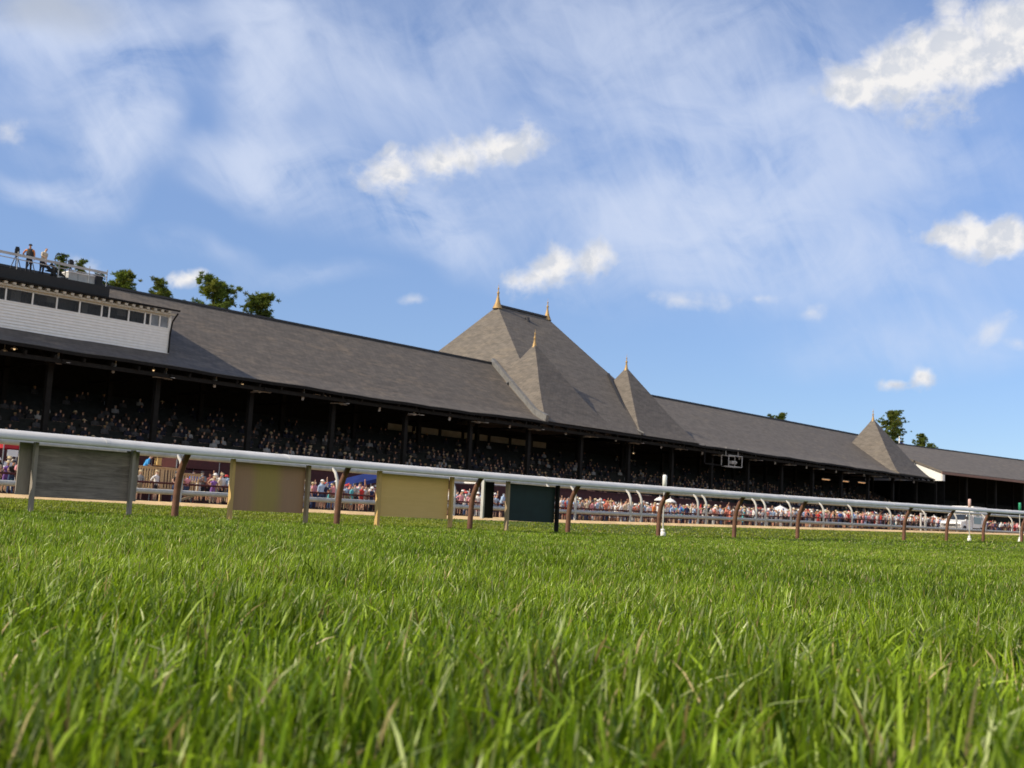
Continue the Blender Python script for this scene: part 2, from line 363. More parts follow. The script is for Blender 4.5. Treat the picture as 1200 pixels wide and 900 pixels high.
M['greyplank'] = wood_mat('weathered_plank', (0.20, 0.175, 0.15), (0.36, 0.32, 0.28), 1.2, 'z', 1.0)
M['tanply'] = wood_mat('fresh_plywood', (0.64, 0.43, 0.15), (0.82, 0.58, 0.24), 0.8, 'x', 0.7)
M['pine'] = wood_mat('pale_pine', (0.48, 0.31, 0.11), (0.66, 0.46, 0.20), 1.4, 'z', 0.9)
M['oldpine'] = wood_mat('old_pine', (0.25, 0.19, 0.12), (0.40, 0.31, 0.20), 1.4, 'z', 0.9)
M['greenboard'] = mat('dark_green_board', (0.006, 0.020, 0.019), 0.6, var=0.25, vs=4)
M['slat'] = wood_mat('slat_timber', (0.52, 0.35, 0.18), (0.74, 0.53, 0.30), 1.0, 'z', 0.9)
M['blue'] = mat('blue_canvas', (0.010, 0.026, 0.15), 0.75, var=0.2, vs=2)
M['red'] = mat('red_canvas', (0.42, 0.02, 0.03), 0.75, var=0.2, vs=2)
M['canvas'] = mat('white_canvas', (0.78, 0.77, 0.76), 0.8, var=0.06)
M['curb'] = mat('bleached_edging_board', (0.78, 0.55, 0.28), 0.8, var=0.2)
M['rubber'] = mat('tyre_rubber', (0.02, 0.02, 0.02), 0.85)
M['chrome'] = mat('bright_metal', (0.6, 0.6, 0.6), 0.25, 0.9)
M['redlamp'] = mat('red_lens', (0.5, 0.02, 0.02), 0.3)
M['vanwhite'] = mat('white_vehicle_paint', (0.72, 0.73, 0.74), 0.3, spec=0.5, var=0.04)
M['vanteal'] = mat('grey_teal_band', (0.17, 0.27, 0.32), 0.35, var=0.1)
M['lamp'] = mat('warm_lamp_glow', (0.8, 0.6, 0.4), 0.5, emit=(1.0, 0.66, 0.33), es=1.0)
M['tube'] = mat('amber_tube_glow', (0.8, 0.6, 0.4), 0.5, emit=(1.0, 0.50, 0.20), es=0.55)
M['bark'] = mat('pine_bark', (0.085, 0.055, 0.038), 0.95, var=0.35, vs=6, bump=0.6)
M['people'] = attr_mat('skin_and_cloth', 'tint', 0.8)
M['grass'] = attr_mat('grass_blade', 'tint', 0.40, 0.36, 0.32)
M['needles'] = attr_mat('pine_needles', 'tint', 0.6, 0.35, 0.25)
M['turf'] = ground_mat('turf_soil', (0.050, 0.080, 0.012), (0.085, 0.125, 0.018), (0.115, 0.14, 0.025), 0.9, 14)
M['dirt'] = ground_mat('track_dirt', (0.44, 0.27, 0.125), (0.52, 0.33, 0.16), (0.36, 0.21, 0.095), 0.5, 6)
M['apron'] = ground_mat('apron_paving', (0.16, 0.15, 0.14), (0.21, 0.19, 0.17), (0.13, 0.12, 0.11), 0.4, 5)
M['far'] = ground_mat('far_ground', (0.05, 0.09, 0.02), (0.08, 0.12, 0.03), (0.10, 0.11, 0.05), 0.02, 0.2)

# ------------------------------------------------------------------ terrain
GX = [-1000, 20, 40, 60, 90, 120, 180, 400]; GZ = [0, 0, 0.30, 0.60, 0.87, 1.13, 1.40, 1.55]
HX = [-1000, 20, 60, 77, 90, 115, 125, 180, 400]; HZ = [0, 0, 0.05, 0.20, 0.42, 0.92, 1.06, 1.38, 1.55]   # beyond the dirt
def smooth(a): a = np.clip(a, 0, 1); return a*a*(3-2*a)
def gz(x, y):
    x = np.asarray(x, float); y = np.asarray(y, float)
    r = (np.interp(x-3, GX, GZ)+np.interp(x, GX, GZ)+np.interp(x+3, GX, GZ))/3
    r2 = (np.interp(x-4, HX, HZ)+np.interp(x, HX, HZ)+np.interp(x+4, HX, HZ))/3
    k = smooth((y-21.5)/24.0); r = r*(1-k)+r2*k
    roll = 0.012*np.sin(x*0.9+y*0.5)*np.sin(y*0.7-x*0.35+1)*smooth((20-y)/6)
    return r + 0.15*smooth((y-15.8)/5.0) + roll
def sheet(name, xs, ys, m_, dz=0.0):
    X, Y = np.meshgrid(xs, ys, indexing='ij'); Z = gz(X, Y)+dz
    n, k = X.shape; vs = np.stack([X, Y, Z], -1).reshape(-1, 3)
    idx = np.arange(n*k).reshape(n, k)
    fs = np.stack([idx[:-1, :-1], idx[1:, :-1], idx[1:, 1:], idx[:-1, 1:]], -1).reshape(-1, 4)
    me = bpy.data.meshes.new(name); me.from_pydata(vs.tolist(), [], fs.tolist()); me.materials.append(m_)
    me.polygons.foreach_set('use_smooth', [True]*len(me.polygons)); me.update()
    return tag(link(name, me), kind='structure')
fine = np.concatenate([np.arange(-400, -40, 20), np.arange(-40, 80, 0.5), np.arange(80, 460, 5)])
sheet('turf', fine, np.concatenate([np.arange(-200, -10, 10), np.arange(-10, 20.9, 0.4), [20.9]]), M['turf'])
sheet('dirt_track', fine, np.array([20.9, 24, 30, 40, 50, 57]), M['dirt'])
sheet('apron', fine, np.array([57, 62, 70, 80, 96]), M['apron'])
g = MB(); g.add([(-3000, -3000, -0.6), (3000, -3000, -0.6), (3000, 3000, -0.6), (-3000, 3000, -0.6)], [(0, 1, 2, 3)])
tag(g.build('ground', M['far']), kind='structure')

# ------------------------------------------------------------------ grass
def grass():
    r = np.random.default_rng(5)
    F = np.array([math.cos(TH), math.sin(TH)]); L = np.array([math.sin(TH), -math.cos(TH)])
    #        u0   u1   per m2  width   height  
    bands = [(0.42, 1.2, 4900, .0040, .094), (1.2, 2.4, 5400, .0037, .080), (2.4, 5, 6200, .0033, .064), (5, 9, 3400, .0045, .055), (9, 14, 1800, .0060, .047), (14, 26, 750, .0092, .042), (26, 75, 115, .022, .045)]
    PX = []; 
    for a, b, dn, w, h in bands:
        hw = 0.56*b+1.3
        n = int((b-a)*2*hw*dn)
        u = r.uniform(a, b, n); v = r.uniform(-hw, hw, n)
        k = np.abs(v) < 0.56*u+1.3; u = u[k]; v = v[k]
        p = u[:, None]*F + v[:, None]*L
        k = (p[:, 1] < 20.46) & (p[:, 1] > -8)
        p = p[k]; n = len(p)
        PX.append(np.column_stack([p, np.full(n, w), np.full(n, h)]))
    A = np.concatenate(PX); n = len(A); x, y, w, h = A.T
    def vn(s, o):   # smooth patchiness
        return (np.sin(x*s+o)+np.sin(y*s*1.13+o*2.1)+np.sin((x+y)*s*0.71+o*.7)+np.sin((x-y)*s*1.7+o*1.3))/4
    tuft = vn(5.2, 1.0); patch = vn(1.3, 4.0); wide = vn(0.35, 2.2)
    near = smooth((20.84-y)/3.0)
    h = h*(0.50+0.85*r.random(n)**1.4)*(1+0.42*tuft+0.16*patch)*(0.55+0.45*near)
    tall = r.random(n) < 0.012; h = np.where(tall, h*1.45, h)
    w = w*(0.6+0.85*r.random(n))
    lean = h*np.clip(np.abs(r.normal(0.0, 0.40, n))+0.08, 0, 1.5)
    ang = r.uniform(0, 2*PI, n)
    # a common lean to the right, as mown and walked turf has
    ld = np.column_stack([np.cos(ang), np.sin(ang)]) + 0.42*L + 0.1*F
    ld /= np.linalg.norm(ld, axis=1)[:, None]
    flat = r.random(n) < 0.055; lean = np.where(flat, h*1.7, lean); h = np.where(flat, h*0.55, h)
    # blade faces: mostly turned so that their width shows, some edge-on
    fa = ang+PI/2+r.normal(0, 0.7, n); sd = np.column_stack([np.cos(fa), np.sin(fa)])
    z0 = gz(x, y)-0.004; tw = r.normal(0, .9, n); tl = r.normal(0, .5, n)
    T = np.array([0, .42, .78, 1.0]); WT = np.array([.85, 1.0, .68])
    V = np.zeros((n, 7, 3))
    for i, t_ in enumerate(T):
        cx = x+ld[:, 0]*lean*t_**2.0; cy = y+ld[:, 1]*lean*t_**2.0
        cz = z0 + h*(t_-0.22*np.minimum(1.6, (lean/h))*t_**2.6)
        if i < 3:
            fb = fa+tw*t_; s0, s1 = np.cos(fb), np.sin(fb)
            for s_, j in ((-.5, 0), (.5, 1)):
                V[:, i*2+j, 0] = cx+s0*w*WT[i]*s_; V[:, i*2+j, 1] = cy+s1*w*WT[i]*s_; V[:, i*2+j, 2] = cz+tl*w*s_*t_
        else: V[:, 6] = np.column_stack([cx, cy, cz])
    g1 = np.array([.078, .140, .006]); g2 = np.array([.225, .325, .014]); g3 = np.array([.320, .420, .060]); dry = np.array([.42, .34, .17]); brn = np.array([.25, .19, .075])
    q = np.clip(r.normal(0.36, 0.26, n)+0.16*patch+0.14*wide, 0, 1)[:, None]
    C = np.where(q < .6, g1+(g2-g1)*(q/.6), g2+(g3-g2)*((q-.6)/.4))
    yl = (smooth((y-14.0)/4.0)*0.7)[:, None]; C = C*(1-yl)+yl*(np.array([.260, .285, .020])*(0.75+0.5*q))
    k = r.random(n); C[k < .035+.02*patch] = dry; C[k > .985] = brn
    glint = (r.random(n) < .05)[:, None]; C = np.where(glint, np.array([.42, .47, .22]), C)  # scattered pale blades paint in glints of light
    C = C*(0.5+0.85*r.random((n, 1)))*(1+0.22*np.clip(-tuft, -1, 1))[:, None]
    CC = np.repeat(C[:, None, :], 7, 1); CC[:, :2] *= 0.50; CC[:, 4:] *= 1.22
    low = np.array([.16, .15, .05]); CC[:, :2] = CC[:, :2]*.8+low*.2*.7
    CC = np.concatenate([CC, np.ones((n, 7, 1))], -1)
    base = (np.arange(n)*7)[:, None]
    lp = (base+np.array([0, 1, 3, 2, 2, 3, 5, 4, 4, 5, 6])).reshape(-1)
    ls = (np.arange(n)*11)[:, None]+np.array([0, 4, 8])
    me = bpy.data.meshes.new('grass'); me.vertices.add(n*7); me.loops.add(n*11); me.polygons.add(n*3)
    me.vertices.foreach_set('co', V.astype(np.float32).ravel())
    me.loops.foreach_set('vertex_index', lp.astype(np.int32)); me.polygons.foreach_set('loop_start', ls.astype(np.int32).ravel())
    me.polygons.foreach_set('use_smooth', np.ones(n*3, bool))
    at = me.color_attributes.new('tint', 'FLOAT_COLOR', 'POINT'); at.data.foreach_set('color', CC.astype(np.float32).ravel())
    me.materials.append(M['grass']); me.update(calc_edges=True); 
    print('BLADES', n)
    return tag(link('grass', me), 'dense green turf of long leaning blades filling the foreground up to the dirt', 'grass', kind='stuff')
grass()

# ------------------------------------------------------------------ grandstand
GXL = 8.0                       # left end of the stand (outside the frame)
YE, YC, YR_ = 67.0, 69.0, 78.0  # eave, crease, ridge of the long roof
ZE, ZC = 8.87, 9.72
ZRL, ZRR = 15.25, 14.98
XL_END, XR_BEG, XR_END = 78.7, 95.5, 156.6
stand = thing('grandstand', 'long dark grandstand with slate roof, central hipped tower and pointed turrets', 'grandstand', (GXL, YE, 0))
def gpart(mb, name, m_, parent=None, kind=None, label=None):
    """part of the stand, given in world coordinates"""
    o = mb.build(name, m_, parent or stand)
    off = Vector((GXL, YE, 0))
    for v_ in o.data.vertices: v_.co -= off
    if kind: o['kind'] = kind
    if label: o['label'] = label
    return o
def zc(x): return float(np.interp(x, [20, 40, 62, 80, 100, 160], [9.92, 9.86, 9.62, 9.60, 9.66, 9.66]))
def zr(x): return float(np.interp(x, [8, 37, 79, 95, 160], [15.6, 15.42, 15.18, 14.98, 14.94]))
def ze(x): return float(np.interp(x, [8, 27, 45, 61, 70, 84, 98, 160], [9.05, 9.03, 8.9, 8.76, 8.88, 8.97, 8.82, 8.80]))
def long_roof(xs, verge=None):
    m = MB(); n = len(xs); rows = []
    for x in xs:
        xe = xc = xr = x
        if verge is not None and x >= verge[0]: xe, xc, xr = verge[1:]
        dip = 0.03*math.sin(x*0.55)+0.02*math.sin(x*1.3+1)
        rows.append([(xe, YE, ze(xe)+dip), (xe+(xc-xe)*0.5, YE+1.0, (ze(xe)+zc(xc))/2-0.03+dip), (xc, YC, zc(xc)+dip*.5), (xr+(xc-xr)*0.5, (YC+YR_)/2, (zc(xc)+zr(xr))/2-.04), (xr, YR_, zr(xr)),
                     (xr+(xc-xr), 2*YR_-YC, zc(xc)), (xe, 2*YR_-YE, ze(xe))])
    k = len(rows[0])
    top = [q for r_ in rows for q in r_]; bot = [(x, y, z-0.22) for x, y, z in top]
    N = len(top); fs = []
    for i in range(n-1):
        for j in range(k-1):
            a, b, c, d = i*k+j, (i+1)*k+j, (i+1)*k+j+1, i*k+j+1
            fs += [(a, b, c, d), (N+d, N+c, N+b, N+a)]
    for i in range(n-1): fs += [(i*k, N+i*k, N+(i+1)*k, (i+1)*k), (i*k+k-1, (i+1)*k+k-1, N+(i+1)*k+k-1, N+i*k+k-1)]
    for i in (0, n-1):
        for j in range(k-1): fs.append((i*k+j, i*k+j+1, N+i*k+j+1, N+i*k+j))
    m.add(top+bot, fs, 0)
    return m, rows
m, rowsL = long_roof(list(np.linspace(GXL, 73.0, 44))+[75.0], (74.0, 74.9, 75.45, 78.75))
roofL = gpart(m, 'roof', M['slate_left'])
m, rowsR = long_roof(list(np.linspace(XR_BEG, XR_END, 40)))
roofR = gpart(m, 'roof', M['slate'])
for rows, par in ((rowsL, roofL), (rowsR, roofR)):      # ridge cap and eave gutter
    m = MB(); 
    for a, b in zip(rows[:-1], rows[1:]): m.obox(Vector(a[4])+Vector((0, 0, .04)), Vector(b[4])+Vector((0, 0, .04)), .34, .16)
    gpart(m, 'ridge_cap', M['ridge'], par)
    m = MB()
    for a, b in zip(rows[:-1], rows[1:]): m.obox(Vector(a[0])+Vector((0, -.05, -.14)), Vector(b[0])+Vector((0, -.05, -.14)), .12, .2)
    gpart(m, 'gutter', M['dark'], par)
m = MB()                                                 # lead-covered verge where the left roof meets the tower
vg = [(74.9, 66.98, ze(74.9)), (75.45, YC, zc(75.45)), (77.1, 73.5, (zc(75.45)+zr(78.75))/2), (78.75, 77.98, zr(78.75))]
for a, b in zip(vg[:-1], vg[1:]): m.obox(Vector(a)+Vector((.12, 0, .22)), Vector(b)+Vector((.12, 0, .22)), .34, .66)
m.obox(Vector(vg[2])+Vector((-.1, .6, .35)), Vector(vg[2])+Vector((.7, .9, .75)), .12, .3)
m.obox(Vector(vg[0])+Vector((.1, .2, .25)), Vector(vg[0])+Vector((1.2, .1, .12)), .1, .1)
gpart(m, 'verge_flashing', M['flash'], roofL)

# the tower: a tall hipped roof with a short ridge
TY, TZ = 82.0, 22.05
F1, F2 = Vector((83.25, TY, TZ)), Vector((91.0, TY, TZ))
m = MB()
eL, eR = 75.0, 96.6
fr = []
for t_ in (0, .18, .4, .7, 1.0):           # slight bell-cast towards the eave
    fr.append(t_)
def towpt(x0, x1, y0, t_, zt, zb, sag=0.0): return (x0+(x1-x0)*t_, TY+(y0-TY)*t_, zt+(zb-zt)*t_ - sag*math.sin(PI*t_))
ft = [towpt(F1.x, eL, YE, t_, TZ, 8.92, .12) for t_ in fr]; ft2 = [towpt(F2.x, eR, YE, t_, TZ, 8.92, .12) for t_ in fr]
bk = [towpt(F1.x, eL, 97, t_, TZ, 8.92, .12) for t_ in fr]; bk2 = [towpt(F2.x, eR, 97, t_, TZ, 8.92, .12) for t_ in fr]
n = len(fr)
vs = ft+ft2+bk+bk2; fs = []
for i in range(n-1):
    fs += [(i, i+1, n+i+1, n+i), (2*n+i, 3*n+i, 3*n+i+1, 2*n+i+1), (i, 2*n+i, 2*n+i+1, i+1), (n+i, n+i+1, 3*n+i+1, 3*n+i)]
fs = [tuple(dict.fromkeys(f)) for f in fs]
m.add(vs, fs, 0); m.add([ft[-1], ft2[-1], bk2[-1], bk[-1]], [(0, 3, 2, 1)], 0)
tower = gpart(m, 'tower_roof', M['slate'])
m = MB(); m.obox(F1+Vector((-.1, 0, .05)), F2+Vector((.1, 0, .05)), .4, .22); gpart(m, 'ridge_cap', M['ridge'], tower)
m = MB(); m.lathe([(.001, .35), (.22, .33), (.22, .05), (.3, 0), (.3, -.4)], (86.6, TY-1.2, TZ-1.1), 10); gpart(m, 'roof_vent', M['ridge'], tower)
def finial(parent, p, s=1.0):
    m = MB()
    m.lathe([(.50*s, -.70*s), (.37*s, -.42*s), (.24*s, -.10*s), (.18*s, .16*s), (.12*s, .45*s), (.085*s, .72*s), (.13*s, .80*s), (.135*s, .87*s), (.06*s, .95*s), (.045*s, 1.15*s), (.075*s, 1.22*s), (.075*s, 1.30*s), (.02*s, 1.38*s), (.008*s, 1.75*s)], p, 10)
    return gpart(m, 'finial', M['gold'], parent)
finial(tower, (F1.x, TY, TZ+.45), 1.1); finial(tower, (F2.x, TY, TZ+.42), 1.0)

def turret(ap, half, fronts, right, zb, left=None, name='turret_roof'):
    """steep pyramid; its front and right side sweep out to the eave in a bell-cast"""
    ap = Vector(ap); m = MB(); H = ap.z-zb
    lv = [(1.0, 0), (.85, .15), (.665, .34), (.50, .50), (.36, .645), (.24, .775), (.13, .90), (.05, 1.0), (0.0, 1.07)]
    rings = []
    for zf, f in lv:
        z = zb+H*zf; h = half*f; hl = min(h, half) if left is None else left*(1-zf); e = max(0, (.30-zf)/.30)
        rings.append([(ap.x-hl, ap.y-fronts*f/1.07, z), (ap.x+h+(right-half*1.07)*e**1.6, ap.y-fronts*f/1.07, z), (ap.x+h, ap.y+h, z), (ap.x-hl, ap.y+h, z)])
    vs = [q for r_ in rings for q in r_]; fs = []
    for i in range(len(lv)-1):
        for k in range(4): fs.append((i*4+k, i*4+(k+1) % 4, (i+1)*4+(k+1) % 4, (i+1)*4+k))
    fs.append(tuple(range(len(vs)-4, len(vs))))
    m.add(vs, fs)
    o = gpart(m, name, M['slate'])
    finial(o, (ap.x, ap.y, ap.z-.25), .95)
    return o
t1 = turret((79.75, 73.3, 17.0), 4.65, 6.32, 5.6, 8.93, 4.78)
t2 = turret((93.6, 72.9, 16.5), 4.6, 5.95, 5.3, 8.92)
t3 = turret((150.0, 73.0, 16.75), 4.55, 6.05, 5.2, 8.86)
m = MB(); m.obox((88.95, 68.2, 9.5), (92.9, 74.7, 15.75), .22, .3); m.obox((88.9, 67.0, 9.0), (88.97, 68.3, 9.55), .2, .26); gpart(m, 'valley_flashing', M['ridge'], t2)
m = MB(); m.obox((89.1, 66.95, 9.08), (88.7, 69.6, 10.2), .1, .28); gpart(m, 'step_flashing', M['flash'], t2)
# eave band of the tower between the turrets
m = MB(); m.box(74.4, 98.6, 66.93, 67.05, 8.62, 8.84); gpart(m, 'gutter', M['dark'], tower)

# interior: tiers, back wall, columns, rafters
m = MB(); nt = 15
tz = [2.55+0.29*i for i in range(nt)]; ty = [68.4+0.67*i for i in range(nt)]
for i in range(nt):
    m.box(GXL, 158, ty[i], ty[i]+.74, 1.0, tz[i])
    m.box(GXL, 158, ty[i]+.10, ty[i]+.42, tz[i]+.40, tz[i]+.45, 1); m.box(GXL, 158, ty[i]+.44, ty[i]+.48, tz[i]+.45, tz[i]+.95, 1)
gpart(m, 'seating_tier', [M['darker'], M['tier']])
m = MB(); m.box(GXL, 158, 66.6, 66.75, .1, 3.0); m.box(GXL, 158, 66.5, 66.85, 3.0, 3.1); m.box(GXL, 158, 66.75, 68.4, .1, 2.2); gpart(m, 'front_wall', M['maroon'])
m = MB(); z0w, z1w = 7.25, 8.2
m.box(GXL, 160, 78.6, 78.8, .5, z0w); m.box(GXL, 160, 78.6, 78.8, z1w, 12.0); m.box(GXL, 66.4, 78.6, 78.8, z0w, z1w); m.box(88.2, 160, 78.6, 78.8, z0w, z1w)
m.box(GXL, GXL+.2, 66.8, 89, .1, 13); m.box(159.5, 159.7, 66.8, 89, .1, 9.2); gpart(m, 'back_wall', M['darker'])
xw = 66.4
for wd in (3.3, 3.3, 3.0, 3.6, 3.0, 3.2, 2.4):
    m = MB(); m.box(xw+.12, xw+wd-.12, 78.65, 78.72, z0w+.03, z1w-.03); w_ = gpart(m, 'clerestory_window', M['beige'])
    m = MB(); m.box(xw-.12, xw+.12, 78.5, 78.86, z0w-.02, z1w+.02); gpart(m, 'mullion', M['dark'], w_)
    xw += wd
FX = [31.06+7.3*i for i in range(18)]
for i, x in enumerate(FX[:18]):
    if x > 156: break
    for y in (69.0, 75.5):
        m = MB(); zt = 9.4 if y < 70 else 12.4
        m.box(x-.17, x+.17, y-.17, y+.17, .2, zt)
        m.obox((x, y, zt-1.5), (x+.9, y, zt-.15), .12, .14); m.obox((x, y, zt-1.5), (x-.9, y, zt-.15), .12, .14)
        gpart(m, 'column', M['dark'])
m = MB()
for x in np.arange(GXL+.6, 157, 1.825):
    m.obox((x, YE+.1, 8.50), (x, YC, 9.25), .14, .26); m.obox((x, YC, 9.25), (x, YR_-.2, 14.6 if x < 140 else 14.3), .14, .26)
for y, z in ((67.4, 8.45), (70.5, 10.0), (73, 11.4), (75.6, 12.8)): m.box(GXL, 158, y-.09, y+.09, z-.28, z-.02)
for x in FX[:17]: m.box(x-.1, x+.1, 67.2, 78.5, 8.28, 8.42)
gpart(m, 'rafters', M['dark'])

# ceiling fans and hanging rods in the first bay
def fan_mesh():
    root = thing('ceiling_fan', '-', 'ceiling fan', group='ceiling fans hanging under the eave')
    m = MB(); m.tube([(0, 0, 0), (0, 0, -.75)], .065, 6); m.build('rod', M['fan'], root)
    m = MB(); m.lathe([(.02, -.70), (.17, -.74), (.19, -.86), (.02, -.92)], n=10); m.build('motor', M['fan'], root)
    for k in range(3):
        m = MB(); a = k*2*PI/3+.35; c, s_ = math.cos(a), math.sin(a)
        m.obox((c*.15, s_*.15, -.82), (c*.82, s_*.82, -.84), .26, .04); m.build('blade', M['fan'], root)
    return root
fan0 = fan_mesh()
def where_x(x):
    if x < 40: return 'below the white press box'
    if x < 74: return 'below the left roof'
    if x < 98: return 'below the hipped tower'
    return 'below the right roof'
def ordinal_lab(items):
    """group by place and say which of them, counted from the end of that stretch"""
    out = []; W = ['first', 'second', 'third', 'fourth', 'fifth', 'sixth', 'seventh', 'eighth', 'ninth', 'tenth']
    cnt = {}
    for x in items:
        k = where_x(x); cnt[k] = cnt.get(k, 0)+1; out.append((k, W[cnt[k]-1]))
    return out
xs = [x for x in FX if x < 152]
for i, (x, (k, w_)) in enumerate(zip(xs, ordinal_lab(xs))):
    lab = 'grey ceiling fan %s, the %s one from the left there' % (k, w_)
    o = fan0 if i == 0 else copy_tree(fan0, (0, 0, 0))
    o.location = (x, 68.0, 9.0 if 74 < x < 98 else ze(x)+.1); o['label'] = lab
    o.rotation_euler = (0, 0, rng.uniform(0, 2))
rod0 = None
xs = [x+3.65 for x in FX if x+3.65 < 154]
for i, (x, (k, w_)) in enumerate(zip(xs, ordinal_lab(xs))):
    lab = 'slim grey hanging speaker %s, the %s one from the left there' % (k, w_)
    if rod0 is None:
        rod0 = thing('hanging_speaker', lab, 'loudspeaker', group='loudspeakers hanging between the fans')
        m = MB(); m.tube([(0, 0, .2), (0, 0, -.35)], .03, 6); m.build('hanger', M['fan'], rod0)
        m = MB(); m.lathe([(.01, -.32), (.085, -.36), (.10, -.95), (.01, -1.0)], n=10); m.build('speaker_body', M['fan'], rod0); o = rod0
    else: o = copy_tree(rod0, (0, 0, 0), label=lab)
    o.location = (x, 67.7, ze(x)+.05); o.rotation_euler = (R(rng.uniform(-6, 6)), R(9), 0)

# lamps glowing under the roof
def lamp(p, tube_, lab, grp):
    root = thing('strip_light' if tube_ else 'hanging_lamp', lab, 'lamp', p, group=grp)
    if tube_:
        m = MB(); m.box(-1.0, 1.0, -.12, .12, 0.03, .12); m.build('housing', M['fan'], root)
        m = MB(); m.tube([(-.95, 0, -.02), (.95, 0, -.02)], .055, 8); m.build('tube', M['tube'], root)
    else:
        m = MB(); m.tube([(0, 0, .1), (0, 0, .9)], .012, 5); m.lathe([(.03, .14), (.2, 0), (.21, -.03)], n=12); m.build('lamp_shade', M['fan'], root)
        m = MB(); m.ball((0, 0, -.03), .075, 8, 5); m.build('bulb', M['lamp'], root)
    return root
for p, lab in [((29.0, 71, 8.89), 'lit pendant lamp under the press box, lower left one of a close pair'), ((29.6, 71, 9.12), 'lit pendant lamp under the press box, upper right one of a close pair'),
               ((39.1, 71, 9.02), 'lit pendant lamp below the right corner of the press box, left of two'), ((39.8, 71, 9.04), 'lit pendant lamp below the right corner of the press box, right of two'),
               ((46.2, 71, 8.92), 'small lit pendant lamp alone where the press box shadow ends on the roof'), ((92.9, 71, 7.5), 'orange lamp glowing inside the stand below the right turret of the tower')]:
    lamp(p, False, lab, 'pendant lamps glowing inside the stand')
for p, lab in [((53.6, 71, 8.8), 'orange strip light alone under the left slate roof'), ((133.1, 71, 7.22), 'amber strip light inside the right half of the stand, longest of three'),
               ((138.2, 71, 7.3), 'amber strip light inside the right half of the stand, middle of three'), ((142.9, 71, 7.4), 'amber strip light inside the stand, nearest of three to the far turret')]:
    lamp(p, True, lab, 'amber strip lights inside the stand')

# camera cage hanging below the right roof
cage = thing('camera_cage', 'white square frame with a camera hung below the right roof eave', 'camera cage', (105.0, 66.6, 6.95), group=None)
m = MB()
for a, b in [((-1.3, 0, 0), (1.3, 0, 0)), ((-1.3, 0, 1.15), (1.3, 0, 1.15)), ((-1.3, 0, 0), (-1.3, 0, 1.15)), ((1.3, 0, 0), (1.3, 0, 1.15)), ((-1.3, .9, 0), (1.3, .9, 0)), ((-1.3, .9, 1.15), (1.3, .9, 1.15)), ((-1.3, 0, 0), (-1.3, .9, 0)), ((1.3, 0, 0), (1.3, .9, 0)), ((1.3, .9, 0), (1.3, .9, 1.15)), ((-1.3, .9, 0), (-1.3, .9, 1.15))]: m.obox(a, b, .07, .07)
m.build('frame', M['fan'], cage)
m = MB(); m.obox((-1.2, .45, 1.1), (-1.2, .45, 2.0), .06, .06); m.obox((1.2, .45, 1.1), (1.2, .45, 2.0), .06, .06); m.build('hanger', M['fan'], cage)
m = MB(); m.box(-.3, .5, .2, .7, .3, .62); m.tube([(.1, .2, .46), (.1, -.1, .46)], .1, 8); m.build('camera_body', M['fan'], cage)
m = MB(); m.box(-5.2, -1.6, .4, .5, -.05, .05); m.box(-5.2, -5.1, .4, .5, 0, 1.9); m.build('cable_tray', M['dark'], cage)

# far wing (clubhouse), turned a little towards the track
WA = R(-10)
wing = thing('clubhouse', 'grey roofed clubhouse wing with white gable end beyond the far turret', 'building', (157.1, 66.0, 0), WA)
m = MB(); Lw = 110
zed, zrd = 9.9, 14.75
sec = [(0, zed), (1.2, zed+.42), (14, zrd), (26.8, zed+.42), (28, zed)]
vs = [(x, y, z) for x in (-.3, Lw) for y, z in sec]+[(x, y, z-.3) for x in (-.3, Lw) for y, z in sec]
fs = []
for j in range(4): fs += [(j, 5+j, 6+j, 1+j), (11+j, 16+j, 15+j, 10+j), (j, j+1, 11+j, 10+j), (5+j, 15+j, 16+j, 6+j)]
fs += [(0, 10, 15, 5), (4, 9, 19, 14)]
m.add(vs, fs); wr = m.build('roof', M['slate'], wing)
m = MB(); m.obox((-.3, 14, zrd+.05), (Lw, 14, zrd+.05), .35, .18); m.build('ridge_cap', M['ridge'], wr)
m = MB(); m.box(-.35, Lw, -.12, .02, zed-.42, zed-.1); m.build('fascia', mat('faded_red_brown_trim', (.25, .15, .12), .7), wr)
m = MB(); m.add([(-.1, .1, zed-1.35), (-.1, 27.9, zed-1.35), (-.1, 27.9, zed-.32), (-.1, 14, zrd-.32), (-.1, .1, zed-.32), (.12, .1, zed-1.35), (.12, 27.9, zed-1.35), (.12, 27.9, zed-.32), (.12, 14, zrd-.32), (.12, .1, zed-.32)],
               [(0, 1, 2, 3, 4), (9, 8, 7, 6, 5), (0, 5, 6, 1), (1, 6, 7, 2), (2, 7, 8, 3), (3, 8, 9, 4), (4, 9, 5, 0)]); m.build('gable', M['white'], wing)
m = MB(); m.box(-.1, .45, 0.0, .2, zed-1.35, zed-.45); m.build('end_fascia', M['white'], wing)
m = MB()
for i in range(12): m.box(0, Lw, 2+i*.8, 2.8+i*.8, .5, 2.6+.36*i)
m.build('seating_tier', M['tier'], wing)
m = MB(); m.box(0, Lw, 13, 13.2, .5, 11); m.box(0, Lw, .9, 1.1, .5, 3.2); m.build('back_wall', M['darker'], wing)
for i in range(12):
    m = MB(); x = .5+7.6*i; m.box(x-.14, x+.14, 1.3, 1.58, .4, zed-.1); m.box(x-.14, x+.14, 7.3, 7.58, .4, zed+2); m.build('column', M['dark'], wing)
m = MB()
for i in range(40): m.obox((i*1.9, .3, zed-.25), (i*1.9, 13.5, zrd-.5), .12, .24)
m.build('rafters', M['dark'], wing)

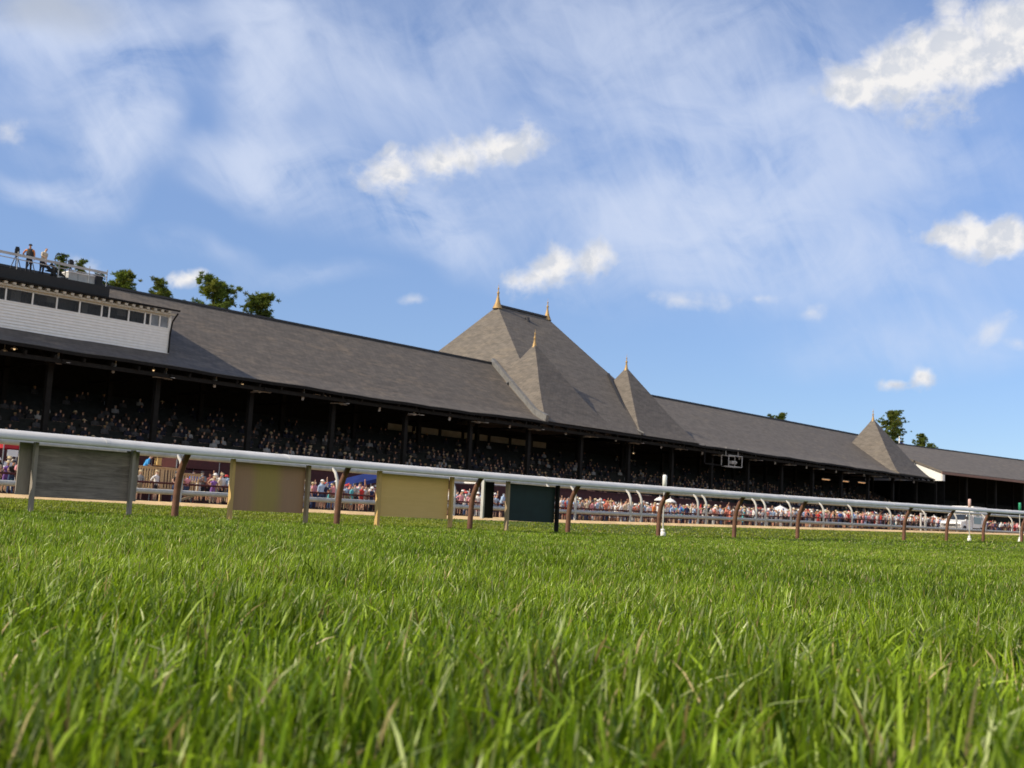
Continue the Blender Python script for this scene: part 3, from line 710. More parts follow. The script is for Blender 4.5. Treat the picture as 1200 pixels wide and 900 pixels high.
# flag on the far roof
fl = thing('flag', 'small red and white striped flag flying on a white pole above the far roof', 'flag', (173.6, 80, 13.8))
m = MB(); m.tube([(0, 0, -.3), (0, 0, 2.4)], .09, 8); m.ball((0, 0, 2.45), .12); m.build('flagpole', M['white'], fl)
fr_, fw_, fb_ = mat('flag_red', (.45, .03, .04), .8), mat('flag_white', (.7, .66, .64), .8), mat('flag_blue', (.03, .05, .2), .8)
m = MB(); nx = 14
for r_ in range(7):
    for i in range(nx):
        a, b = i/nx, (i+1)/nx
        def fp(t_, z): return (.1+3.6*t_, .28*math.sin(t_*7+z)*t_, 1.9-.95*z-.75*t_)
        mi = 2 if (r_ < 4 and i < 5) else (0 if r_ % 2 == 0 else 1)
        m.add([fp(a, r_/7), fp(b, r_/7), fp(b, (r_+1)/7), fp(a, (r_+1)/7)], [(0, 1, 2, 3)], mi)
m.build('cloth', [fr_, fw_, fb_], fl)

# ------------------------------------------------------------------ press box on the roof
PY, PX0, PX1 = 69.3, 12.0, 39.1
box = thing('press_box', 'long white clapboard press box with a window band built on the left roof', 'press box', (PX1, PY, 9.9))
def ppart(mb, name, m_, parent=None):
    o = mb.build(name, m_, parent or box)
    for v_ in o.data.vertices: v_.co -= Vector((PX1, PY, 9.9))
    return o
m = MB()
zb, zs, zt = 9.9, 11.68, 12.52
nb = 9; bh = (zs-zb-.1)/nb
for i in range(nb):       # clapboards, each leaning out over the one below
    z0, z1 = zb+.1+i*bh, zb+.1+(i+1)*bh
    m.add([(PX0, PY-.055, z0), (PX1, PY-.055, z0), (PX1, PY, z1), (PX0, PY, z1), (PX0, PY, z0), (PX1, PY, z0)], [(0, 1, 2, 3), (0, 4, 5, 1)])
m.add([(PX1, PY, 9.95), (PX1, 77, 14), (PX1, 77, 13.2), (PX1, PY, 12.6), (PX1-.12, PY, 9.95), (PX1-.12, 77, 14), (PX1-.12, 77, 13.2), (PX1-.12, PY, 12.6)], [(0, 1, 2, 3), (7, 6, 5, 4), (0, 4, 5, 1), (3, 2, 6, 7)])
m.box(PX0, PX1, PY+.02, PY+.1, zt, 12.66); m.box(PX0, PX1, PY-.05, PY+.12, zs-.02, zs+.06); m.box(PX1-.12, PX1+.03, PY-.06, PY+.03, 9.95, 12.6)
ppart(m, 'wall', M['white'])
m = MB(); m.box(PX0, PX1-.2, PY+.9, PY+1.0, zs-.3, 12.7); m.box(PX0, PX1-.2, PY+.3, PY+.9, zs-.3, zs-.2); ppart(m, 'inner_wall', mat('pale_inner_wall', (.30, .30, .30), .8, var=.3, vs=.5))
m = MB()
for i in range(26):
    x = 14+i*.97+rng.uniform(-.3, .3); h = rng.uniform(.3, .95)
    m.box(x, x+rng.uniform(.15, .5), PY+.5, PY+.85, zs-.2, zs-.1+h)
ppart(m, 'desk_equipment', M['black'])
for a, b, h in ((28.4, 29.0, .0), (30.6, 31.1, .3), (32.9, 33.3, 0), (35.3, 35.9, .25), (37.7, 38.2, 0), (38.4, 38.9, .35), (24.0, 24.6, .2)):
    m = MB(); m.box(a, b, PY+.10, PY+.13, zs+.1+h, zt-.02); ppart(m, 'blind', mat('pale_blind', (.62, .62, .60), .8, var=.1))
ed = [12.0, 14.0, 16.0, 18.0, 20.0, 21.7, 23.4, 25.1, 26.6, 28.05, 29.69, 31.22, 32.71, 34.19, 34.70, 36.06, 37.22, 37.62, 38.3, 38.98]
for a, b in zip(ed[:-1], ed[1:]):
    m = MB(); m.box(a+.04, b-.04, PY+.05, PY+.065, zs+.06, zt)
    cl = mat('hazy_window_glass', (.16, .17, .18), .12, spec=.6, var=.5, vs=1.2) if a > 37.5 else M['pane']
    w_ = ppart(m, 'window', cl)
    m = MB(); m.box(b-.045, b+.045, PY-.02, PY+.08, zs+.06, zt); m.box(a+.045, b-.045, PY+.0, PY+.07, zt-.05, zt); ppart(m, 'window_frame', M['white'], w_)
m = MB()
m.add([(PX0, 68.75, 12.86), (PX1+.35, 68.75, 12.86), (PX1+.35, 77.2, 14.35), (PX0, 77.2, 14.35), (PX0, 68.75, 12.98), (PX1+.35, 68.75, 12.98), (PX1+.35, 77.2, 14.47), (PX0, 77.2, 14.47)],
      [(0, 3, 2, 1), (4, 5, 6, 7), (0, 1, 5, 4), (1, 2, 6, 5), (2, 3, 7, 6), (3, 0, 4, 7)])
pr = ppart(m, 'roof', M['dark'])
m = MB()
for x in np.arange(PX0+.2, PX1, .52): m.obox((x, 68.82, 12.76), (x, 69.9, 12.95), .2, .15)
m.box(PX0, PX1+.2, 68.98, 69.04, 12.58, 12.70)
ppart(m, 'rafter_tails', mat('cream_trim_paint', (.50, .47, .40), .7), pr)
m = MB(); m.tube([(PX1+.25, 68.85, 12.75), (PX1+.2, 69.0, 12.55), (PX1+.1, PY-.09, 12.2), (PX1-.02, PY-.12, 11.4), (PX1-.04, PY-.12, 10.05)], .055, 8); ppart(m, 'downpipe', M['dark'])

# the deck on top of the press box
deck = thing('roof_deck', 'dark timber viewing deck with pale railing on top of the press box', 'deck', (35.0, 70, 13.1))
def dpart(mb, name, m_, lab=None):
    o = mb.build(name, m_, deck)
    for v_ in o.data.vertices: v_.co -= Vector((35.0, 70, 13.1))
    return o
m = MB(); m.box(12, 34.6, 69.35, 74.5, 13.30, 13.72); m.box(12, 34.6, 69.32, 69.35, 12.98, 13.74)
m.box(12, 34.5, 74.2, 74.5, 12.9, 14.6); dpart(m, 'platform', M['black'])
m = MB(); m.obox((12, 69.42, 14.72), (34.4, 69.42, 14.62), .04, .16); m.obox((12, 69.40, 14.42), (34.4, 69.40, 14.36), .04, .05); dpart(m, 'railing', mat('grey_banner', (.42, .42, .42), .8, var=.3, vs=1.0))
for x in (13.0, 17.2, 21.4, 25.6, 28.6, 31.2, 33.2, 34.4):
    m = MB(); m.tube([(x, 69.47, 13.7), (x, 69.47, 14.86)], .035, 6); dpart(m, 'railing_post', M['steel'])
m = MB(); m.tube([(34.4, 69.47, 14.72), (34.4, 74.3, 14.72)], .035, 6); m.tube([(34.4, 74.3, 13.7), (34.4, 74.3, 14.9)], .03, 6); m.tube([(34.4, 71.6, 13.7), (34.4, 71.6, 14.75)], .03, 6); dpart(m, 'side_railing', M['steel'])
ch = thing('equipment_crate', 'large white equipment crate at the right end of the roof deck', 'crate', (33.3, 70.6, 13.72))
m = MB(); m.box(-1.1, .75, -.4, .5, 0, .66); m.build('body', mat('grey_white_case', (.50, .50, .49), .6), ch)
m = MB(); m.box(-1.13, .78, -.43, .53, .66, .74); m.build('lid', M['canvas'], ch)
for x in (-.5, .2):
    m = MB(); m.box(x, x+.06, -.43, -.40, .1, .66); m.build('strap', M['steel'], ch)
ca = thing('equipment_cabinet', 'tall black equipment cabinet beside the white crate on the deck', 'cabinet', (34.2, 70.3, 13.72))
m = MB(); m.box(-.24, .24, -.25, .25, .06, .85); m.build('body', mat('navy_case', (.012, .014, .03), .5), ca)
m = MB(); m.box(-.2, .2, -.275, -.25, .1, .8); m.build('door', M['black'], ca)
m = MB(); m.box(-.22, -.12, -.2, .2, 0, .06); m.box(.12, .22, -.2, .2, 0, .06); m.build('feet', M['rubber'], ca)
ra = thing('equipment_ramp', 'dark folded steps leaning behind the deck railing beside the standing people', 'steps', (31.0, 70.5, 13.72))
for k in (0, .5):
    m = MB(); m.obox((-.4+k, 0, 1.0), (.9+k, 0, .05), .08, .2); m.build('stringer', M['black'], ra)
m = MB()
for k in range(4): m.box(-.3+.3*k, .1+.3*k, -.02, .5, .78-.22*k, .83-.22*k)
m.build('treads', M['dark'], ra)
hp = thing('grab_hoop', 'black tubular hoop sticking up above the deck railing', 'hoop', (31.55, 70.2, 13.72))
m = MB(); m.tube([(-.3, 0, 0), (-.3, 0, 1.5), (-.2, 0, 1.68), (.35, 0, 1.72), (.42, 0, 1.6), (.42, 0, 0)], .03, 6); m.build('hoop_tube', M['black'], hp)
m = MB(); m.tube([(-.3, 0, 1.15), (.42, 0, 1.15)], .022, 6); m.build('crossbar', M['black'], hp)
ct = thing('cable_spool', 'low grey box lying on the deck between steps and crate', 'box', (32.0, 70.6, 13.72))
m = MB(); m.box(-.45, .45, -.3, .3, 0, .3); m.build('body', M['steel'], ct)
m = MB(); m.tube([(-.25, -.31, .2), (-.25, -.36, .24), (.25, -.36, .24), (.25, -.31, .2)], .015, 5); m.build('handle', M['black'], ct)

for i, (x, y, lab) in enumerate([(30.05, 70.9, 'black camera on a tripod between the two people on the deck'), (28.9, 70.4, 'black camera on a tripod left of the people on the deck'), (32.6, 70.9, 'black camera on a tripod left of the white crate on the deck')]):
    o = thing('tripod_camera', lab, 'camera', (x, y, 13.72), rng.uniform(0, 2), group='tripod cameras on the roof deck')
    for k in range(3):
        m = MB(); a = 2*PI*k/3; m.tube([(0, 0, 1.2), (.42*math.cos(a), .42*math.sin(a), 0)], .03, 6); m.build('leg', M['black'], o)
    m = MB(); m.box(-.28, .24, -.13, .13, 1.2, 1.5); m.box(-.1, .1, -.1, .1, 1.5, 1.62); m.build('body', M['black'], o)
    m = MB(); m.tube([(.24, 0, 1.36), (.5, 0, 1.36)], [.07, .1], 10); m.build('lens', M['black'], o)
for x, y, lab in ((31.9, 71.4, 'dark folding chair at the left on the roof deck behind the steps'), (33.0, 72.2, 'dark folding chair on the roof deck behind the white crate')):
    o = thing('folding_chair', lab, 'chair', (x, y, 13.72), rng.uniform(0, 6), group='folding chairs on the roof deck')
    m = MB(); m.box(-.22, .22, -.2, .2, .42, .46); m.build('seat', M['black'], o)
    m = MB(); m.box(-.22, .22, .18, .21, .6, .95); m.build('backrest', M['black'], o)
    for sx in (-.21, .21):
        m = MB(); m.tube([(sx, -.2, 0), (sx, .2, .95)], .018, 6); m.tube([(sx, .22, 0), (sx, -.18, .44)], .018, 6); m.build('leg', M['black'], o)

# ------------------------------------------------------------------ running rails
def G(x, y): return float(gz(x, y))
RTX = [-20, 6.25, 9.3, 13, 18.1, 25.5, 32.2, 43.3, 60, 90]; RTZ = [1.06, 1.07, 1.07, 1.08, 1.11, 1.20, 1.31, 1.49, 1.72, 2.0]
def rtz(x): return float(np.interp(x, RTX, RTZ))
rail = thing('running_rail', 'wide white running rail on brown bent posts along the near edge of the track', 'rail', (0, 15.05, 0))
xs = np.arange(-14, 90.1, 1.52)
# hollow sheet cover: rounded nose towards the turf, sloping back over the posts
prof = [(-.215, -.135), (-.225, -.105), (-.215, -.070), (-.18, -.036), (-.12, -.012), (-.04, 0), (.06, -.002), (.14, -.016), (.20, -.045), (.205, -.075),
        (.185, -.055), (.13, -.03), (.05, -.018), (-.04, -.016), (-.12, -.03), (-.175, -.055), (-.20, -.085), (-.205, -.115), (-.19, -.135)]
m = MB(); m.sweep_x(prof, [(x, 0, rtz(x)+.003*math.sin(x*2.1)) for x in xs]); m.build('rail_cover', M['whiterail'], rail)
m = MB(); m.tube([(x, 0.03, rtz(x)-.075) for x in xs], .032, 8); m.build('rail_tube', M['steel'], rail)
for x in np.arange(-4.6, 62, 3.05):
    m = MB(); m.sweep_x([(a*1.012, b*1.0+.003) for a, b in prof[:10]]+[(a, b) for a, b in prof[10:]], [(x-.03, 0, rtz(x)), (x+.03, 0, rtz(x))]); m.build('joint_sleeve', M['whiterail'], rail)
BP = [-6.3, -3.25, -.2, 2.85, 5.9, 8.91, 11.89, 15.0, 17.79, 20.88, 23.97, 26.99, 33.33, 36.45, 39.47, 43.05, 46.1, 49.2, 52.2, 55.3, 58.3, 61.4, 64.5, 67.5, 70.6]
for i, x in enumerate(BP):
    z0 = G(x, 15.3)-.05; z1 = rtz(x)-.1; h = z1-z0; dx = rng.uniform(-.012, .012)
    m = MB(); y0 = .30; xb = x*1.0112+dx; xt = x*1.0112-.02
    m.tube([(xb+(xt-xb)*q, y0+(.03-y0)*q, z) for q, z in ((0, z0), (.04, z0+h*.40), (.10, z0+h*.56), (.24, z0+h*.70), (.48, z0+h*.83), (.80, z0+h*.945), (1, z1+.005))], [.052, .052, .052, .052, .05, .047, .045], 12)
    m.build('post', M['brownpost'], rail)
    m = MB(); m.box(xt-.08, xt+.06, -.055, .12, z1-.008, z1+.03); m.build('bracket', M['black'], rail)

dr = thing('dirt_rail', 'white pipe rail with bent white posts and a lower pipe at the dirt edge', 'rail', (0, 21.0, 0))
def btz(x): return 1.245+float(np.interp(x, [20, 40, 60, 90], [0, .26, .48, .75]))
xs2 = np.arange(-10, 120.1, 3.0)
m = MB(); m.tube([(x, .26, btz(x)-.06) for x in xs2], .062, 10); m.build('top_pipe', M['whitepost'], dr)
def mzt(x): return .42+.06*float(np.clip((x-12)/8, 0, 1))+float(np.interp(x, [20, 40, 60, 90], [0, .22, .40, .6]))
m = MB(); m.tube([(x, .03, mzt(x)) for x in xs2], .052, 8); m.build('lower_pipe', M['whitepost'], dr)
BB = [-3.2, .5, 4.2, 8.4, 12.4, 16.4, 20.14, 23.85, 24.89, 27.45, 27.98, 31.0, 31.47, 34.52, 35.12, 36.85, 39.25, 41.52, 44.88, 48.25, 51.51, 54.9, 58.3, 61.7, 65, 68.4, 71.8, 75.2, 79, 83, 87, 91, 95, 99]
for x in BB:
    z0 = G(x, 21)-.05; z1 = btz(x)-.06; h = z1-z0
    m = MB(); m.tube([(x, 0, z0), (x, 0, z0+h*.62), (x, .02, z0+h*.78), (x, .10, z0+h*.92), (x, .22, z1)], .036, 8); m.build('post', M['whitepost'], dr)
m = MB(); m.obox((12.1, .05, .16), (13.0, .05, .47), .05, .04); m.build('brace', M['oldpine'], dr)
eb = thing('edging_board', 'low bleached sloping timber edging where the turf meets the dirt', 'edging', (0, 20.66, 0))
m = MB()
for x in np.arange(-20, 100, 3.6):
    a, b = G(x, 20.66), G(x+3.59, 20.66); pf = [(-.20, -.05), (-.18, .01), (.0, .08), (.12, .08), (.14, -.05)]
    m.sweep_x(pf, [(x, 0, a), (x+3.59, 0, b)], 0, False)
m.build('board', M['curb'], eb)

# ------------------------------------------------------------------ boards hung below the rail
BY = 15.065
def board(name, lab, x0, x1, zb, zt, pm, lx, lm, lz=0.0, th=.025):
    k = 1.0068; x0 *= k; x1 *= k; lx = [(a*k, b_, c_) for a, b_, c_ in lx]
    o = thing(name, lab, 'board', (x0, BY, 0), group='boards hung under the near rail')
    m = MB(); m.box(0, x1-x0, 0, th, zb, zt); m.build('panel', pm, o)
    for x, mm_, w in lx:
        m = MB(); m.obox((x-x0, -.045, G(x, BY)-.06), (x-x0-.01, -.045, zt+.035), w, .075, upv=(0, 1, 0)); m.build('leg', mm_, o)
    m = MB(); m.box(0, x1-x0, th, th+.04, zt-.10, zt-.01); m.box(0, x1-x0, th, th+.04, zb+.02, zb+.10); m.build('batten', lm, o)
    return o
b1 = board('notice_board', 'weathered grey plywood board with plain grey planks at both ends, hung under white rail', 6.66, 8.06, .215, .90, M['greyply'], [(6.645, M['greyplank'], .045), (8.035, M['greyplank'], .045)], M['greyplank'])
for x0, x1, z0 in ((-.19, .04, .235), (1.34, 1.53, .22)):
    m = MB(); m.box(x0, x1, .065, .09, z0, .925); m.build('end_plank', M['greyplank'], b1)
brown = bpy.data.materials.new('brown_green_board'); brown.use_nodes = True; t = NT(brown.node_tree)
pb = t.n('ShaderNodeBsdfPrincipled'); oo = t.n('ShaderNodeOutputMaterial'); t.t.links.new(pb.outputs[0], oo.inputs[0])
P = t.n('ShaderNodeTexCoord').outputs['Object']; sx = t.n('ShaderNodeSeparateXYZ'); t.put(sx.inputs[0], P)
band = t.mr(t.m('ABSOLUTE', t.m('SUBTRACT', t.m('ADD', sx.outputs[0], t.m('MULTIPLY', t.noise(P, 3, 3), .12)), .66)), .12, .36, 1, 0, True)
cb = t.mix(band, (.40, .235, .135), (.40, .30, .075)); cb = t.mix(t.m('MULTIPLY', t.noise(t.v('MULTIPLY', P, (40, 1, 1.5)), 1.0, 3), .35), cb, (.20, .135, .08))
t.put(pb.inputs['Base Color'], cb); pb.inputs['Roughness'].default_value = .55
board('notice_board', 'smooth brown board with a green tinged middle hung between two pine legs', 9.72, 11.03, .165, .90, brown, [(9.665, M['pine'], .05), (11.065, M['oldpine'], .05)], M['oldpine'])
board('notice_board', 'fresh tan plywood board between two yellow pine legs under the white rail', 12.60, 14.19, .185, .91, M['tanply'], [(12.54, M['pine'], .06), (14.235, M['pine'], .05)], M['pine'])
b4 = board('notice_board', 'dark green board with dark legs, the farthest board under the white rail', 15.77, 17.10, .215, .92, M['greenboard'], [(15.70, M['oldpine'], .05), (17.13, M['dark'], .05)], M['dark'])
m = MB(); m.box(-.36, -.10, .30, .33, .24, .93); m.build('end_plank', M['dark'], b4)
m = MB(); m.box(-.40, -.362, .28, .35, .23, .95); m.build('end_batten', M['whitepost'], b4)

# distance poles
def pole(x, top, neck, lab, capm, y=15.62):
    o = thing('distance_pole', lab, 'pole', (x, y, G(x, y)), group='slim poles standing behind the near rail')
    z = G(x, y)
    m = MB(); m.tube([(0, 0, 0), (0, 0, neck-z+.02)], .018, 8); m.build('rod', M['whitepost'], o)
    m = MB(); m.lathe([(.001, neck-z), (.048, neck-z), (.05, top-z-.03), (.04, top-z), (.001, top-z+.004)], n=14); m.build('cap', capm, o)
    m = MB(); m.lathe([(.04, -.03), (.066, .0), (.066, .085), (.05, .11), (.02, .12)], n=14); m.lathe([(.03, .11), (.05, .13), (.05, .17), (.02, .18)], n=12); m.build('foot', M['white'], o)
pole(21.66, 1.44, 1.14, 'slim pole with thick white cap behind the rail, right of dark green board', M['white'])
pole(39.4, 1.73, 1.39, 'slim pole with thick pinkish cap standing behind the rail near the ambulance', mat('faded_pink_paint', (.60, .40, .36), .6))
pole(44.12, 1.82, 1.5, 'slim pole with a green cap at the right edge of the view behind the rail', mat('green_cap_paint', (.03, .30, .16), .5))

# ------------------------------------------------------------------ along the far side of the dirt
FYC = 57.0
of = thing('apron_fence', 'low dark red pipe fence with thin posts in front of the standing crowd', 'fence', (0, FYC, 0))
xs3 = np.arange(10, 260.1, 5.0)
m = MB(); m.tube([(x, 0, G(x, FYC)+1.02) for x in xs3], .055, 8); m.build('top_pipe', M['maroon'], of)
m = MB(); m.tube([(x, 0, G(x, FYC)+.55) for x in xs3], .045, 8); m.build('lower_pipe', M['maroon'], of)
for x in np.arange(12, 250, 2.5):
    m = MB(); m.tube([(x, .02, G(x, FYC)-.05), (x, .02, G(x, FYC)+1.02)], .035, 6); m.build('post', M['maroon'], of)

wp = thing('viewing_stand', 'raised slatted timber viewing stand above the crowd left of the first brown post', 'viewing stand', (31.3, 58.6, G(33, 58)))
def slats(x0, x1, z0, z1, par, y=0):
    m = MB(); x = x0
    while x < x1-.05:
        w = rng.uniform(.075, .11); m.box(x, x+w, y, y+.025, z0+rng.uniform(0, .04), z1-.05); x += w+rng.uniform(.05, .085)
    m.box(x0, x1, y+.025, y+.07, z1-.14, z1-.04); m.box(x0, x1, y+.025, y+.07, z0+.05, z0+.14); m.box(x0-.03, x1+.03, y-.04, y+.09, z1-.05, z1)
    return m.build('slat_panel', M['slat'], par)
gz0 = G(33, 58)
slats(0, 3.45, .62, 1.95-gz0+.15, wp); slats(3.55, 4.75, .45, 1.70, wp, .3)
m = MB(); m.box(0, 3.5, .1, 2.4, .62, .72); m.build('platform', M['slat'], wp)
for x, y in ((.05, .1), (1.75, .1), (3.4, .1), (.05, 2.3), (3.4, 2.3)):
    m = MB(); m.box(x-.06, x+.06, y-.02, y+.1, 0, 1.92); m.build('post', M['slat'], wp)
lec = thing('timekeeper_case', 'pale yellow box on the slatted viewing stand beside the person in blue', 'box', (33.15, 58.72, gz0+2.0))
m = MB(); m.box(-.13, .13, -.1, .2, 0.04, .40); m.build('body', M['pine'], lec)
m = MB(); m.box(-.15, .15, -.12, .22, .40, .44); m.build('lid', M['pine'], lec)
m = MB(); m.obox((-.24, .1, .02), (.24, .1, .02), .14, .04); m.build('shelf', M['slat'], lec)

# umbrellas and canopies
def umbrella(x, y, zt, r, lab, grp, cm):
    z0 = G(x, y); o = thing('umbrella', lab, 'umbrella', (x, y, z0), group=grp); H = zt-z0
    m = MB(); n = 8; ring = []
    lv = [(.02, 0), (.35*r, -.16*r), (.72*r, -.36*r), (r, -.60*r), (r*.985, -.72*r)]
    vs = []; fs = []
    for q, dz in lv:
        for k in range(n*2):
            a = PI*k/n; s_ = 1.0 if k % 2 == 0 else .945
            vs.append((q*s_*math.cos(a), q*s_*math.sin(a), H+dz+(0 if k % 2 == 0 else .035*q)))
    nn = 2*n
    for i in range(len(lv)-1):
        for k in range(nn): fs.append((i*nn+k, i*nn+(k+1) % nn, (i+1)*nn+(k+1) % nn, (i+1)*nn+k))
    m.add(vs, fs); m.build('canopy', cm, o)
    m = MB(); m.tube([(0, 0, 0), (0, 0, H+.12)], .035, 8); m.build('pole', M['whitepost'], o)
    m = MB()
    for k in range(n):
        a = 2*PI*k/n; m.obox((.03, 0, H-.5*r), (r*.7*math.cos(a), r*.7*math.sin(a), H-.38*r), .02, .02)
    m.build('ribs', M['steel'], o)
    m = MB(); m.lathe([(.32, 0), (.32, .06), (.06, .10), (.05, .3)], n=14); m.build('foot', M['rubber'], o)
UM = 'white umbrellas above the standing crowd'
umbrella(104, 60.5, 2.98, 1.35, 'white umbrella over the crowd just left of a brown post, largest of the white umbrellas', UM, M['canvas'])
umbrella(123.4, 60.5, 3.08, 1.55, 'white umbrella over the crowd beside a blue umbrella', UM, M['canvas'])
umbrella(141.4, 60.5, 3.34, 1.9, 'white umbrella over the crowd left of the ambulance', UM, M['canvas'])
umbrella(83.4, 60.6, 2.85, .5, 'small white umbrella just left of the white capped pole, left one of two', UM, M['canvas'])
umbrella(85.0, 60.6, 2.80, .55, 'small white umbrella right of the white capped pole, right one of two', UM, M['canvas'])
umbrella(129.2, 62.5, 3.25, 1.7, 'blue umbrella right of a white umbrella in front of the far turret', UM, M['blue'])
def canopy(name, lab, x0, x1, y0, y1, zl, zr, zpk, cm, sign=False, drop=.25):
    z0 = G(x0, y0); o = thing(name, lab, 'canopy', (x0, y0, z0), group='canvas canopies beside the crowd'); w, d_ = x1-x0, y1-y0
    m = MB()
    a = [(0, 0, zl-z0), (w, 0, zr-z0), (w, d_, zr-z0), (0, d_, zl-z0)]; pk = (w/2, d_/2, zpk-z0)
    for i in range(4):
        p, q = a[i], a[(i+1) % 4]; m.add([p, q, pk], [(0, 1, 2)]); m.add([p, q, (q[0], q[1], q[2]-drop), (p[0], p[1], p[2]-drop)], [(0, 1, 2, 3)])
    m.build('cover', cm, o, fix=False)
    for x, y, z in a:
        m = MB(); m.tube([(x*.98+.02, y*.98+.02, 0), (x*.98+.02, y*.98+.02, z-z0*0)], .035, 6); m.build('leg', M['steel'], o)
    if sign:
        for k in (.12, .55):
            m = MB(); m.box(w*k, w*k+.32*w, -.03, 0, zl-z0-.72, zl-z0-drop-.06); m.build('hanging_sign', M['canvas'], o)
canopy('canopy_tent', 'dark blue sloping canvas canopy over the crowd left of the tan plywood board', 48.2, 52.2, 60, 63, 2.0, 2.9, 2.75, M['blue'])
canopy('canopy_tent', 'red canvas canopy with white signs hanging below it at the left edge', 25.4, 27.2, 61, 63.5, 2.85, 2.85, 3.15, M['red'], True, .3)
canopy('canopy_tent', 'dark red canopy behind the crowd between the slatted stand and the brown board', 36.2, 39.2, 62, 65, 2.75, 2.75, 3.2, M['maroon'], False, .5)
canopy('canopy_tent', 'white topped canopy behind the crowd between the tan and dark green boards', 62.5, 66.5, 62.5, 65.5, 2.95, 2.95, 3.25, M['canvas'], False, .18)

# banner-like dark red boxes along the front of the stand
sb = thing('sign_post', 'white square timber frame standing in the crowd beside the blue umbrella', 'frame', (129.0, 56.4, G(129, 56)))
for x in (-.7, .5):
    m = MB(); m.box(x, x+.2, 0, .15, 0, 1.9); m.build('upright', M['whitepost'], sb)
m = MB(); m.box(-.7, .7, -.02, .17, 1.9, 2.1); m.build('top_rail', M['whitepost'], sb)
m = MB(); m.box(-.5, .5, .03, .12, .5, .66); m.build('lower_rail', M['whitepost'], sb)

# ------------------------------------------------------------------ ambulance
def ambulance():
    ax, ay = 117.0, 47.2; z0 = G(120, 48)
    o = thing('ambulance', 'white box ambulance with grey teal band parked on the dirt facing left', 'ambulance', (ax, ay, z0), R(2))
    # x runs back from the front bumper, y across (0..2.3)
    m = MB(); W = 2.2
    pr = [(0.05, .55), (0.0, .95), (.10, 1.16), (1.35, 1.30), (1.95, 1.98), (2.25, 2.08), (3.3, 2.10), (3.3, .48), (2.75, .48), (2.62, .80), (2.3, .95), (1.0+.35, .95)]
    pr = [(0.05, .50), (0.0, .92), (.12, 1.14), (1.35, 1.30), (2.0, 2.0), (2.3, 2.10), (3.3, 2.12), (3.3, .45)]
    n = len(pr); a = [(x, .05+(.12 if z > 1.5 else 0), z) for x, z in pr]; b = [(x, W-.05-(.12 if z > 1.5 else 0), z) for x, z in pr]
    m.add(a+b, [tuple(range(n))[::-1], tuple(range(n, 2*n))]+[(i, (i+1) % n, n+(i+1) % n, n+i) for i in range(n)]); cab = m.build('cab', M['vanwhite'], o)
    m = MB(); m.add([(1.40, .16, 1.36), (1.96, .22, 1.94), (1.96, W-.22, 1.94), (1.40, W-.16, 1.36)], [(0, 3, 2, 1)])
    for v_ in range(len(m.v)): m.v[v_] = (m.v[v_][0]-.02, m.v[v_][1], m.v[v_][2]+.015)
    m.build('windscreen', M['glass'], o)
    for y in (.045, W-.045):
        m = MB(); m.box(1.95, 2.75, y-.03+.08*(1 if y < 1 else -1), y+.03+.08*(1 if y < 1 else -1), 1.42, 1.92); m.build('side_window', M['glass'], o)
        m = MB(); m.box(1.6, 2.8, y-.03, y+.03, .55, 1.36); d_ = m.build('door', M['vanwhite'], o)
        m = MB(); m.box(2.6, 2.75, y-.06, y+.06, 1.2, 1.25); m.build('handle', M['chrome'], d_)
        m = MB(); m.box(1.5, 1.62, y-.18, y+.18, 1.45, 1.75); m.build('mirror', M['black'], o)
    m = MB(); m.box(-.03, .03, .42, W-.42, .66, .92); 
    m.build('grille', M['black'], o)
    m = MB(); m.box(-.05, -.01, .38, W-.38, .76, .80); m.build('grille_bar', M['chrome'], o)
    for y in (.12, W-.42):
        m = MB(); m.box(-.04, .05, y, y+.30, .68, .94); m.build('headlight', M['chrome'], o)
    m = MB(); m.box(-.16, .1, 0, W, .36, .60); m.build('bumper', M['chrome'], o)
    m = MB(); m.box(3.32, 7.3, -.02, W+.02, .62, 2.86); bx = m.build('box_body', M['vanwhite'], o)
    m = MB(); m.box(3.5, 7.2, -.05, W+.05, 1.05, 1.75); m.build('side_band', M['vanteal'], o)
    m = MB(); m.box(3.25, 3.34, .1, W-.1, 2.5, 2.78); m.build('light_bar', M['vanwhite'], o)
    for y in (.3, W-.5):
        m = MB(); m.box(3.2, 3.26, y, y+.2, 2.56, 2.72); m.build('warning_light', M['redlamp'], o)
    m = MB(); m.box(4.2, 5.0, -.045, -.02, 1.85, 2.4); m.build('box_window', M['glass'], o)
    m = MB(); m.box(5.6, 6.6, -.06, -.02, .7, 2.6); d_ = m.build('side_door', M['vanwhite'], o)
    m = MB(); m.box(5.7, 5.8, -.09, -.06, 1.5, 1.7); m.build('handle', M['black'], d_)
    m = MB(); m.box(.3, 7.2, .2, W-.2, .34, .62); m.build('chassis', M['black'], o)
    for x in (1.0, 5.75):
        for y in (.02, W-.02):
            m = MB(); k = -1 if y < 1 else 1
            def ring(r1, r2, w0, w1):
                q = MB(); q.lathe([(r1, w0), (r2, w0), (r2, w1), (r1, w1), (r1, w0)], n=20); return [(vx, vz*k, vy) for vx, vy, vz in q.v], q.f
            vs, fs = ring(.22, .40, -.2, .05); m.add([(x+q[0], y+q[1], .40+q[2]) for q in vs], fs, 0, True); wh = m.build('wheel', M['rubber'], o)
            m = MB(); vs, fs = ring(.03, .22, -.1, .02); m.add([(x+q[0], y+q[1], .40+q[2]) for q in vs], fs, 0, True); m.build('rim', M['chrome'], wh)
ambulance()

